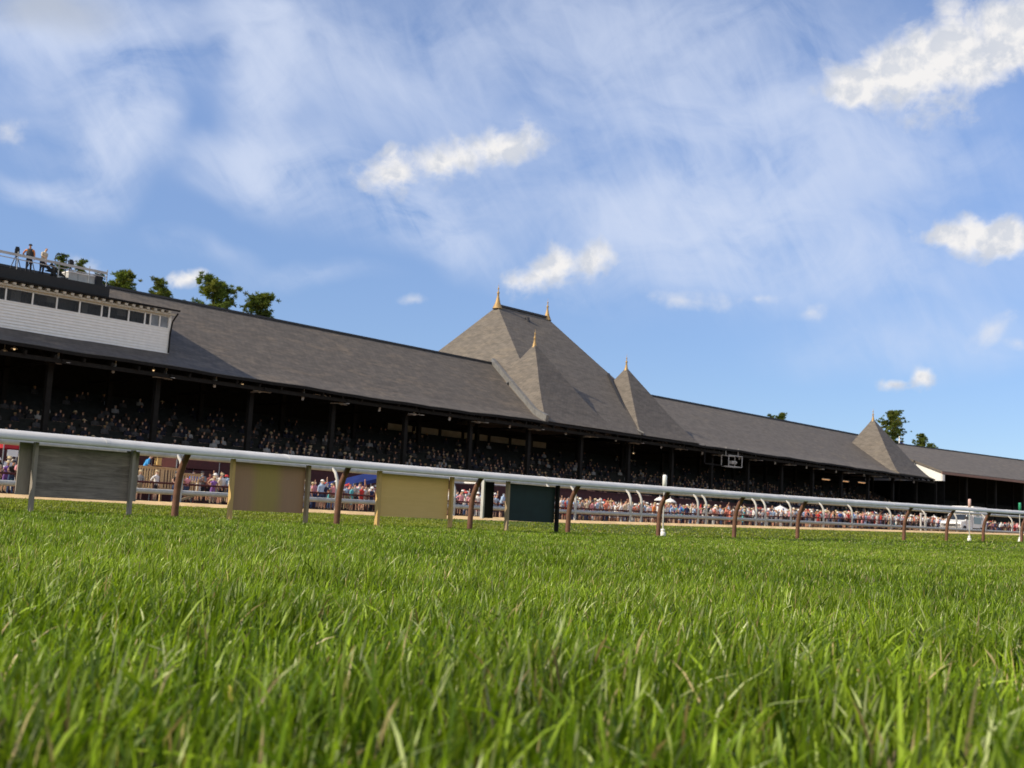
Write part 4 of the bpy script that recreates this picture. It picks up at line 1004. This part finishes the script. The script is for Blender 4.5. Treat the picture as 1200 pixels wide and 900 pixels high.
# ------------------------------------------------------------------ people
SKIN = [(.46, .27, .19), (.52, .32, .23), (.40, .22, .145), (.56, .36, .27), (.20, .105, .065), (.48, .25, .17)]
HAIR = {'brown': (.075, .04, .02), 'dark': (.016, .012, .01), 'blond': (.40, .28, .12), 'grey': (.32, .31, .30)}
CLO = {'white': (.74, .73, .72), 'pale blue': (.36, .49, .68), 'pink': (.68, .30, .34), 'red': (.52, .045, .04), 'navy': (.022, .03, .085), 'blue': (.06, .14, .46), 'purple': (.24, .12, .40),
       'orange': (.66, .23, .06), 'green': (.06, .22, .10), 'grey': (.27, .28, .29), 'cream': (.60, .51, .38), 'khaki': (.33, .26, .17), 'midnight': (.014, .016, .03), 'charcoal': (.06, .06, .065), 'black': (.02, .02, .022), 'coral': (.66, .22, .16), 'turquoise': (.10, .40, .46), 'bright blue': (.06, .33, .74)}
PANT = {'dark': (.025, .025, .035), 'khaki': (.33, .26, .17), 'blue': (.045, .075, .17), 'white': (.62, .61, .60)}
def skeleton(pose, s=1.0, bend=0.0, fem=False, turn=0.0):
    """joints of a standing adult facing -y, bones labelled; feet on z=0"""
    J = {}; sh = .175 if fem else .205; hp = .095
    c, sn = math.cos(bend), math.sin(bend)
    def tr(x, y, z):    # upper body leans forward about the hips
        zz = z-.92; return (x, y*c-zz*sn, .92+y*sn*0+zz*c)
    J['pelvis'] = (0, 0, .93); J['waist'] = tr(0, -.005, 1.08); J['chest'] = tr(0, -.01, 1.28); J['neckb'] = tr(0, .01, 1.43); J['neck'] = tr(0, -.005, 1.51); J['head'] = tr(0, -.015, 1.605); J['crown'] = tr(0, -.005, 1.695)
    J['nose'] = tr(0, -.125, 1.59)
    for k, n in ((-1, 'L'), (1, 'R')):
        J['hip'+n] = (k*hp, 0, .89); J['knee'+n] = (k*(hp+.012), -.02, .49); J['ank'+n] = (k*(hp+.02), .02, .085); J['toe'+n] = (k*(hp+.045), -.15, .03)
        J['sh'+n] = tr(k*sh, 0, 1.40)
        p = pose[0 if k < 0 else 1]
        if p == 'down': e, h, f = tr(k*(sh+.05), .02, 1.13), tr(k*(sh+.06), -.06, .89), tr(k*(sh+.05), -.09, .80)
        elif p == 'rail': e, h, f = tr(k*(sh+.09), -.12, 1.16), tr(k*(sh-.03), -.33, 1.08), tr(k*(sh-.10), -.40, 1.06)
        elif p == 'phone': e, h, f = tr(k*(sh+.06), -.20, 1.22), tr(k*.07, -.33, 1.45), tr(k*.04, -.36, 1.53)
        elif p == 'up': e, h, f = tr(k*(sh+.12), -.05, 1.58), tr(k*(sh+.05), -.10, 1.83), tr(k*(sh+.03), -.12, 1.92)
        elif p == 'hip': e, h, f = tr(k*(sh+.17), .08, 1.18), tr(k*(sh+.02), -.02, 1.0), tr(k*(sh-.03), -.06, .97)
        else: e, h, f = tr(k*(sh+.04), -.08, 1.15), tr(k*.06, -.24, 1.13), tr(-k*.04, -.26, 1.12)
        J['el'+n], J['wr'+n], J['hand'+n] = e, h, f
    B = [('pelvis', 'waist', 'shirt'), ('waist', 'chest', 'shirt'), ('chest', 'neckb', 'shirt'), ('neckb', 'neck', 'skin'), ('neck', 'head', 'skin'), ('head', 'crown', 'hair'), ('head', 'nose', 'skin')]
    for n in 'LR':
        B += [('chest', 'sh'+n, 'shirt'), ('sh'+n, 'el'+n, 'sleeve'), ('el'+n, 'wr'+n, 'skin'), ('wr'+n, 'hand'+n, 'skin'), ('pelvis', 'hip'+n, 'pant'), ('hip'+n, 'knee'+n, 'pant'), ('knee'+n, 'ank'+n, 'shin'), ('ank'+n, 'toe'+n, 'shoe')]
    RAD = {'pelvis': (.155, .115), 'waist': (.14 if fem else .15, .10), 'chest': (.165, .115), 'neckb': (.085, .075), 'neck': (.052, .052), 'head': (.078, .092), 'crown': (.06, .072), 'nose': (.014, .014)}
    for n in 'LR':
        RAD.update({'hip'+n: (.092, .095), 'knee'+n: (.062, .062), 'ank'+n: (.042, .045), 'toe'+n: (.04, .028), 'sh'+n: (.068, .065), 'el'+n: (.044, .044), 'wr'+n: (.031, .031), 'hand'+n: (.042, .026)})
    J = {k: tuple(q*s for q in v_) for k, v_ in J.items()}; RAD = {k: tuple(q*s for q in v_) for k, v_ in RAD.items()}
    return J, B, RAD
def seated():
    J, B, RAD = skeleton(('lap', 'lap'))
    up_ = {k: (x, y, z-.48) for k, (x, y, z) in J.items()}
    for n, k in (('L', -1), ('R', 1)):
        up_['hip'+n] = (k*.09, -.02, .43); up_['knee'+n] = (k*.12, -.44, .46); up_['ank'+n] = (k*.12, -.42, .08); up_['toe'+n] = (k*.13, -.58, .03)
    return up_, B, RAD
def skin_body(J, B, RAD, sub):
    names = list(J); ix = {k: i for i, k in enumerate(names)}
    me = bpy.data.meshes.new('body_cage'); me.from_pydata([J[k] for k in names], [(ix[a], ix[b]) for a, b, _ in B], []); me.update()
    ob = bpy.data.objects.new('body_cage', me); COL.objects.link(ob)
    sk = ob.modifiers.new('skin', 'SKIN'); sk.use_smooth_shade = True
    for i, k in enumerate(names):
        d_ = me.skin_vertices[0].data[i]; d_.radius = RAD[k]; d_.use_root = (k == 'pelvis')
    if sub: sb_ = ob.modifiers.new('sub', 'SUBSURF'); sb_.levels = sub; sb_.render_levels = sub
    dg = bpy.context.evaluated_depsgraph_get(); dg.update()
    ev = ob.evaluated_get(dg); out = bpy.data.meshes.new_from_object(ev)
    V = np.array([q.co[:] for q in out.vertices]); Fc = [tuple(p.vertices) for p in out.polygons]
    bpy.data.objects.remove(ob); bpy.data.meshes.remove(me); bpy.data.meshes.remove(out)
    # label every vertex by its nearest bone
    best = np.full(len(V), 1e9); lab = np.zeros(len(V), int)
    for bi, (a, b, l) in enumerate(B):
        A, C = np.array(J[a]), np.array(J[b]); d_ = C-A; t_ = np.clip(((V-A)@d_)/(d_@d_+1e-9), 0, 1)
        w = .5*(RAD[a][0]+RAD[b][0]); ds = np.linalg.norm(V-(A+t_[:, None]*d_), axis=1)/w
        k = ds < best; best[k] = ds[k]; lab[k] = bi
    return V, Fc, [B[i][2] for i in lab], np.array([J['head'][q] for q in range(3)])
def dress(body, spec):
    """vertex colours, hair volume and hat for one person; returns arrays"""
    V, Fc, lab, hd = body; V = V.copy()
    skin = np.array(spec['skin']); sh = np.array(CLO[spec['shirt']]); pa = np.array(PANT[spec['pant']] if spec['pant'] in PANT else CLO[spec['pant']])
    C = np.zeros((len(V), 3))
    for i, l in enumerate(lab):
        z = V[i, 2]
        if l == 'shirt': C[i] = sh if (z > .97*spec.get('s', 1) or spec.get('dress') or spec.get('sit')) else pa
        elif l == 'sleeve': C[i] = sh if not spec.get('bare') else skin
        elif l == 'pant': C[i] = sh if spec.get('dress') else pa
        elif l == 'shin': C[i] = skin if spec.get('short') else pa
        elif l == 'shoe': C[i] = (.05, .045, .04)
        else: C[i] = skin
        if l in ('hair', 'skin') and np.linalg.norm(V[i]-hd) < .2:
            rel = V[i]-hd
            if rel[2] > .045+max(0, -rel[1])*.35 or (rel[1] > .02 and rel[2] > (-.22 if spec.get('long') else -.02)): C[i] = HAIR[spec['hair']]; V[i] += rel*.12
    vs, fs, cs = [tuple(q) for q in V], list(Fc), [tuple(q) for q in C]
    if spec.get('hat'):
        m = MB(); hc = {'straw': (.52, .42, .26), 'white': (.75, .74, .72), 'dark': (.03, .03, .04), 'red': (.5, .05, .05)}[spec['hat']]
        z = hd[2]+.055; 
        if spec.get('cap'):
            m.lathe([(.112, 0), (.108, .05), (.07, .095), (.001, .11)], (hd[0], hd[1]+.005, z), 10); m.box(hd[0]-.07, hd[0]+.07, hd[1]-.22, hd[1]-.09, z-.005, z+.012)
        else: m.lathe([(.19, -.02), (.115, .0), (.108, .075), (.07, .105), (.001, .11)], (hd[0], hd[1], z), 12)
        o = len(vs); vs += m.v; fs += [tuple(i+o for i in f) for f in m.f]; cs += [hc]*len(m.v)
    return vs, fs, cs
def person_mesh(vs, fs, cs, name='person'):
    me = bpy.data.meshes.new(name); me.from_pydata(vs, [], fs)
    at = me.color_attributes.new('tint', 'FLOAT_COLOR', 'POINT'); at.data.foreach_set('color', np.column_stack([np.array(cs), np.ones(len(cs))]).astype(np.float32).ravel())
    me.materials.append(M['people']); me.polygons.foreach_set('use_smooth', [True]*len(me.polygons)); me.update()
    return me
POSES = [('rail', 'rail'), ('down', 'down'), ('rail', 'down'), ('hip', 'down'), ('phone', 'phone'), ('lap', 'lap'), ('down', 'up'), ('rail', 'hip')]
PTEXT = ['leaning forward', 'arms down', 'one arm forward', 'hand on hip', 'holding up a phone', 'hands clasped', 'one arm raised', 'leaning with hand on hip']
bodies = []
for i, p in enumerate(POSES):
    for fem in (False, True):
        b = R(14) if 'rail' in p else R(2)
        bodies.append((skin_body(*skeleton(p, .95 if fem else 1.03, b, fem), 1), skin_body(*skeleton(p, .95 if fem else 1.03, b, fem), 0), i, fem))
shirts = ['white']*9+['pale blue']*6+['pink']*6+['red']*2+['navy']*4+['blue']*2+['purple']*1+['orange']*1+['green']*1+['grey']*3+['cream']*5+['black']*3+['coral']*4+['turquoise']*1
SITC = ['midnight']*6+['black']*8+['charcoal']*5+['grey']*1  # seated clothes near black, painting in the deep shade of the stand
def rand_spec():
    fem = rng.random() < .5
    sp = dict(skin=rng.choice(SKIN), shirt=rng.choice(shirts), pant=rng.choice(['dark', 'khaki', 'blue', 'dark', 'blue', 'white']), hair=rng.choice(['brown', 'brown', 'dark', 'blond', 'blond', 'grey']),
              dress=fem and rng.random() < .45, bare=rng.random() < (.75 if fem else .35), short=rng.random() < .55, long=fem, hat=rng.choice([None, None, None, None, None, None, 'straw', 'straw', 'white', 'white', 'dark', 'red']), cap=rng.random() < .45)
    return fem, sp
variants = []
for i in range(120):
    fem, sp = rand_spec(); pi = rng.choice([0, 0, 1, 1, 2, 3, 4, 5, 6, 7])
    bd = [b for b in bodies if b[2] == pi and b[3] == fem][0]
    cloth = ('%s dress' % sp['shirt']) if sp['dress'] else '%s top, %s %s' % (sp['shirt'], sp['pant'], 'shorts' if sp['short'] else 'trousers')
    if sp['hat']: head = '%s %s' % (sp['hat'], 'cap' if (sp['cap']) else 'hat')
    else: head = 'long %s hair' % sp['hair'] if sp['long'] else '%s hair' % sp['hair']
    variants.append((person_mesh(*dress(bd[0], sp)), dress(bd[1], sp), cloth, head, PTEXT[pi]))

# individuals: the two front rows where the photograph shows them largest
def sx_of(x, y, z):
    d_ = Vector((x, y, z-CAM_H)); k = d_.dot(fw); return 600+FPX*d_.dot(rt)/k
HID = [(20, 162), (266, 361), (438, 529), (578, 655)]
LM = [(0, 'left of grey board'), (31, 'below slatted stand'), (36.2, 'right of slatted stand'), (44.5, 'left of blue canopy'), (47, 'below blue canopy'), (60.5, 'right of tan board'), (68.5, 'right of green board'), (76, 'left of small umbrellas'), (81.5, 'at small umbrellas'), (88, 'right of small umbrellas'), (97, 'left of largest umbrella'), (102, 'at largest umbrella'), (107, 'right of largest umbrella')]
def place_name(x):
    r_ = LM[0][1]
    for a, t_ in LM:
        if x >= a: r_ = t_
    return r_
spots = []; x = 23.2
stuff_v = []; stuff_f = []; stuff_c = []; sc_n = 0
def add_stuff(geo, loc, rz, s=1.0):
    global sc_n
    v_, f_, c_ = geo; A = np.array(v_)*s; c, s_ = math.cos(rz), math.sin(rz)
    stuff_v.append(np.column_stack([A[:, 0]*c-A[:, 1]*s_+loc[0], A[:, 0]*s_+A[:, 1]*c+loc[1], A[:, 2]+loc[2]])); stuff_f.extend([tuple(i+sc_n for i in f) for f in f_]); stuff_c.append(np.array(c_)); sc_n += len(A)
while x < 150:
    for row, y in ((0, 57.42), (1, 58.3), (2, 59.3), (3, 60.4), (4, 61.5)):
        xx = x+rng.uniform(-.16, .16)+.28*(row % 2); yy = y+rng.uniform(-.12, .2)
        if rng.random() < (.05, .12, .3, .4, .5)[row]: continue
        if 31.2 < xx < 36.2 and (row >= 1 or rng.random() < .6): continue
        spots.append((row, xx, yy))
    x += .58
cand = [q for q in spots if q[0] <= 1 and not any(a+3 < sx_of(q[1], q[2], 1.5) < b-3 for a, b in HID)]
cand.sort(key=lambda q: q[1]); indiv = cand[:296]; iset = set(indiv)
XI = max(q[1] for q in indiv)
recs = []
for q in spots:
    row, xx, yy = q; v_ = variants[rng.randrange(len(variants))]
    rz = rng.gauss(0.1, .35); s = rng.uniform(.95, 1.04); zz = G(xx, yy)-.005+.04*row
    if q in iset: recs.append((v_, xx, yy, zz, rz, s, row))
    else: add_stuff(v_[1], (xx, yy, zz), rz, s)
from collections import defaultdict
bylab = defaultdict(list)
for rc in recs:
    v_, xx, yy, zz, rz, s, row = rc
    bylab[(v_[2], v_[3], '', place_name(xx), row)].append(rc)
ORD = {1: [''], 2: ['left one', 'right one'], 3: ['left one', 'middle one', 'right one'], 4: ['leftmost', 'second', 'third', 'rightmost'], 5: ['leftmost', 'second', 'third', 'fourth', 'rightmost'], 6: ['leftmost', 'second', 'third', 'fourth', 'fifth', 'rightmost']}
for (cl, hd_, ps, pl, row), L_ in bylab.items():
    L_.sort(key=lambda q: q[1])
    for i, (v_, xx, yy, zz, rz, s, row) in enumerate(L_):
        o = bpy.data.objects.new('person', v_[0]); COL.objects.link(o); o.location = (xx, yy, zz); o.rotation_euler = (0, 0, rz); o.scale = (s, s, s)
        od = ORD.get(len(L_), ['']*len(L_))[i]
        lab = 'person in %s, %s, %s %s' % (cl, hd_, 'front' if row == 0 else 'behind', pl)
        if od: lab += ', '+od
        tag(o, lab, 'person', 'spectators standing along the track fence')
# the thinner far end and back rows, and the seated crowd in the dark of the stand, are one mass
x = 150
while x < 235:
    for row in range(3):
        if rng.random() < .7 and not 1000 < x: 
            xx, yy = x+rng.uniform(-.2, .2), 57.5+row*1.0+rng.uniform(-.2, .2); add_stuff(variants[rng.randrange(len(variants))][1], (xx, yy, G(xx, yy)), rng.gauss(0, .4), rng.uniform(.94, 1.04))
    x += .62
sb0 = skin_body(*seated(), 0); sit = []
for i in range(40):
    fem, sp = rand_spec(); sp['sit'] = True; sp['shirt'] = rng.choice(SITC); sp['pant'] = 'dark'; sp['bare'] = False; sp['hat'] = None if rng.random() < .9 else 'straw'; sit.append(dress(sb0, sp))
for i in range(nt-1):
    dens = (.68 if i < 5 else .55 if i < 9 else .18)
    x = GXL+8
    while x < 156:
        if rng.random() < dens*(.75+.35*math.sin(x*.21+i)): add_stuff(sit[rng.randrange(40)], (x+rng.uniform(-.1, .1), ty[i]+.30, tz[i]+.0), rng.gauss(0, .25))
        x += .56
cr = person_mesh(np.concatenate(stuff_v).tolist(), stuff_f, np.concatenate(stuff_c).tolist(), 'crowd')
tag(link('crowd', cr), 'dense crowd standing behind the fence and seated in the dark stand', 'crowd', kind='stuff')
print('CROWD', len(stuff_f), 'indiv', len(recs), 'to', XI)

# three people on their own
def one_person(lab, pose, spec, loc, rz, bend=0.0, fem=False, s=1.0):
    J, B, RAD = skeleton(pose, s, bend, fem); V, Fc, lb, hd = skin_body(J, B, RAD, 2)
    vs, fs, cs = dress((V, Fc, lb, hd), spec); me = person_mesh(vs, fs, cs)
    o = link('person', me); o.location = loc; o.rotation_euler = (0, 0, rz); return tag(o, lab, 'person')
pa1 = one_person('person in dark cap and dark vest over orange, hand on hip, on the roof deck', ('hip', 'down'), dict(skin=SKIN[0], shirt='orange', pant='dark', hair='dark', hat='dark', cap=True, s=1.08), (29.62, 70.2, 13.72), R(-35), R(4), False, 1.1)
m = MB(); m.lathe([(.19, .98), (.185, 1.1), (.20, 1.25), (.19, 1.42), (.12, 1.5)], n=14)
for i, (x, y, z) in enumerate(m.v): m.v[i] = (x*1.0*1.08, y*.78*1.08-.02, z*1.08)
ve = m.build('vest', mat('dark_vest', (.03, .035, .04), .8), pa1)
one_person('person in a pale shirt and black trousers bending over the roof deck railing', ('rail', 'down'), dict(skin=SKIN[1], shirt='cream', pant='dark', hair='dark', s=1.06), (30.35, 70.0, 13.72), R(25), R(16), False, 1.07)
one_person('person in a bright blue shirt bending forward on the slatted viewing stand', ('rail', 'rail'), dict(skin=SKIN[1], shirt='bright blue', pant='dark', hair='grey', hat='white', cap=True), (32.45, 59.1, gz0+.82), R(55), R(30), False, 1.08)

# ------------------------------------------------------------------ pines behind the stand
def pine(name, lab, x, y, top, hw, crown, seed, airy=1.0, lean=0.0):
    r = random.Random(seed); H = top; z0 = 0.3
    o = thing(name, lab, 'tree', (x, y, z0), group='pines standing behind the grandstand')
    m = MB(); H = top-z0
    sway = lambda t_: (lean*t_*t_+.12*math.sin(t_*5+seed), .12*math.cos(t_*4+seed))
    pts = [(*sway(t_), H*t_) for t_ in (0, .2, .4, .6, .8, .93, .99)]
    m.tube(pts, [.34, .29, .24, .18, .11, .05, .015], 9)
    ks = min(1.0, max(.5, (hw/1.6)**.5)); tips = []; nb = int(crown*8)
    for i in range(nb):
        f = (i+.5)/nb; z = H-crown*(1-f)+r.uniform(-.2, .2); t_ = min(.985, z/H)
        env = hw*(math.sin(PI*min(1, (1-f)*.88+.10))**.75)*r.uniform(.35, 1.05)
        if r.random() < .2: env *= 1.4
        a = r.uniform(0, 2*PI); rise = r.uniform(.15, .7)*env+.1
        sx_, sy_ = sway(t_); p0 = Vector((sx_, sy_, z)); p1 = p0+Vector((math.cos(a)*env*.55, math.sin(a)*env*.55, rise*.3)); p2 = p0+Vector((math.cos(a)*env, math.sin(a)*env, rise))
        m.tube([p0, p1, p2], [.045, .028, .008], 5)
        tips += [(p0.lerp(p1, .6), .7, a), (p1, .9, a), (p1.lerp(p2, .5), 1.0, a), (p2, .85, a)]
    tips.append((Vector((*sway(1), H-.1)), .6, 0)); tips.append((Vector((*sway(1), H-.6)), .7, 0))
    m.build('trunk', M['bark'], o)
    vs = []; fs = []; cs = []
    for p, sz0, a in tips:
        tone = r.uniform(.65, 1.3); c = (.125*tone, .165*tone, .036*tone)
        if r.random() < .25: c = (.175*tone, .185*tone, .04*tone)
        for k in range(r.randint(3, 5)):
            sz = sz0*ks; q = p+Vector((r.gauss(0, .36), r.gauss(0, .36), r.gauss(.05, .09)))*sz*1.1
            for j in range(int(28*airy)):   # a spray of needle tufts round each twig
                d_ = Vector((r.gauss(math.cos(a)*.3, .7), r.gauss(math.sin(a)*.3, .7), r.gauss(.55, .5))).normalized()
                L_ = r.uniform(.22, .50)*sz; w = r.uniform(.022, .048)*sz
                sd = d_.cross(Vector((r.gauss(0, 1), r.gauss(0, 1), r.gauss(0, 1)))).normalized()*w; b0 = q+d_*.03
                n0 = len(vs); vs += [tuple(b0-sd*.5), tuple(b0+sd*.5), tuple(b0+d_*L_*.6+sd), tuple(b0+d_*L_), tuple(b0+d_*L_*.6-sd)]
                fs.append((n0, n0+1, n0+2, n0+3, n0+4)); j_ = r.uniform(.8, 1.2); cs += [(c[0]*j_, c[1]*j_, c[2]*j_)]*5
    me = bpy.data.meshes.new('crown'); me.from_pydata(vs, [], fs)
    at = me.color_attributes.new('tint', 'FLOAT_COLOR', 'POINT'); at.data.foreach_set('color', np.column_stack([np.array(cs), np.ones(len(cs))]).astype(np.float32).ravel())
    me.materials.append(M['needles']); me.update(); link('crown', me, o)
PB = 98
pine('pine_tree', 'broad rounded pine crown nearest the roof deck above the left roof ridge', 50.2, PB, 20.6, 1.3, 4.5, 1)
pine('pine_tree', 'slim pointed pine top between the two broad pines on the left', 53.8, PB, 20.9, 0.62, 4.5, 2)
pine('pine_tree', 'low pine tip just right of the slim pointed pine', 55.2, PB+1, 20.0, 0.45, 3.2, 3)
pine('pine_tree', 'low bushy pine tip just left of the largest pine on the left', 56.6, PB+1, 19.4, 0.55, 3.0, 9)
pine('pine_tree', 'largest broad pine with long right branches above the left roof', 59.3, PB, 21.6, 2.1, 5.5, 4, 1.2, .4)
pine('pine_tree', 'round isolated pine crown, farthest right above the left roof', 65.2, PB, 21.0, 1.45, 5.0, 5)
pine('pine_tree', 'small pine tip left of the broad pine nearest the roof deck', 48.0, PB, 19.9, 0.55, 3.0, 6)
pine('pine_tree', 'small round pine tip seen over the deck railing, left of two', 44.3, PB, 21.2, 0.42, 4.0, 7)
pine('pine_tree', 'small pale pine tip seen over the deck railing, right of two', 46.0, PB, 21.0, 0.42, 4.0, 8)
pine('pine_tree', 'small pine tip peeking over the middle of the right roof ridge', 167.9, PB, 19.5, 0.95, 3.4, 10)
pine('pine_tree', 'tiny pine tip left of the one over the right roof ridge', 164.5, PB, 18.9, 0.6, 3.0, 11)
pine('pine_tree', 'large layered pine standing right behind the far turret', 209.5, PB, 24.0, 2.5, 8.5, 12, 1.2)
pine('pine_tree', 'small pine right of the flag over the clubhouse roof', 222.5, PB, 20.8, 1.2, 4.5, 13)
pine('pine_tree', 'low dark pine tip farthest right over the clubhouse roof', 227.5, PB, 19.4, 1.0, 3.0, 14)

# unseen tree belt added behind the camera to dim the stand's interior
def sky_blocker_trees():
    r = random.Random(3); vs = []; fs = []; cs = []
    for i in range(90):
        x = -70+3.6*i+r.uniform(-1, 1); y = -46+r.uniform(-9, 6); h = r.uniform(9, 15); w = r.uniform(3.0, 5.0)
        for j in range(150):
            z = h*r.uniform(.05, 1)**.8; q = w*math.sin(PI*min(1, .12+.88*(1-z/h)))**.6*r.uniform(.3, 1); a = r.uniform(0, 2*PI); c = Vector((x+q*math.cos(a), y+q*math.sin(a), z))
            d1 = Vector((r.gauss(0, 1), r.gauss(0, 1), r.gauss(0, 1))).normalized(); d2 = d1.cross(Vector((r.gauss(0, 1), r.gauss(0, 1), r.gauss(0, 1)))).normalized(); s_ = r.uniform(.5, 1.2)
            n0 = len(vs); vs += [tuple(c+d1*s_), tuple(c+d2*s_*.7), tuple(c-d1*s_), tuple(c-d2*s_*.7)]; fs.append((n0, n0+1, n0+2, n0+3)); k = r.uniform(.6, 1.2); cs += [(.05*k, .085*k, .02*k)]*4
    me = bpy.data.meshes.new('blocker_trees'); me.from_pydata(vs, [], fs)
    at = me.color_attributes.new('tint', 'FLOAT_COLOR', 'POINT'); at.data.foreach_set('color', np.column_stack([np.array(cs), np.ones(len(cs))]).astype(np.float32).ravel())
    me.materials.append(M['needles']); me.update(); tag(link('added_tree_belt', me), 'unseen belt of green trees added to shade the stand', 'trees', kind='stuff')
sky_blocker_trees()
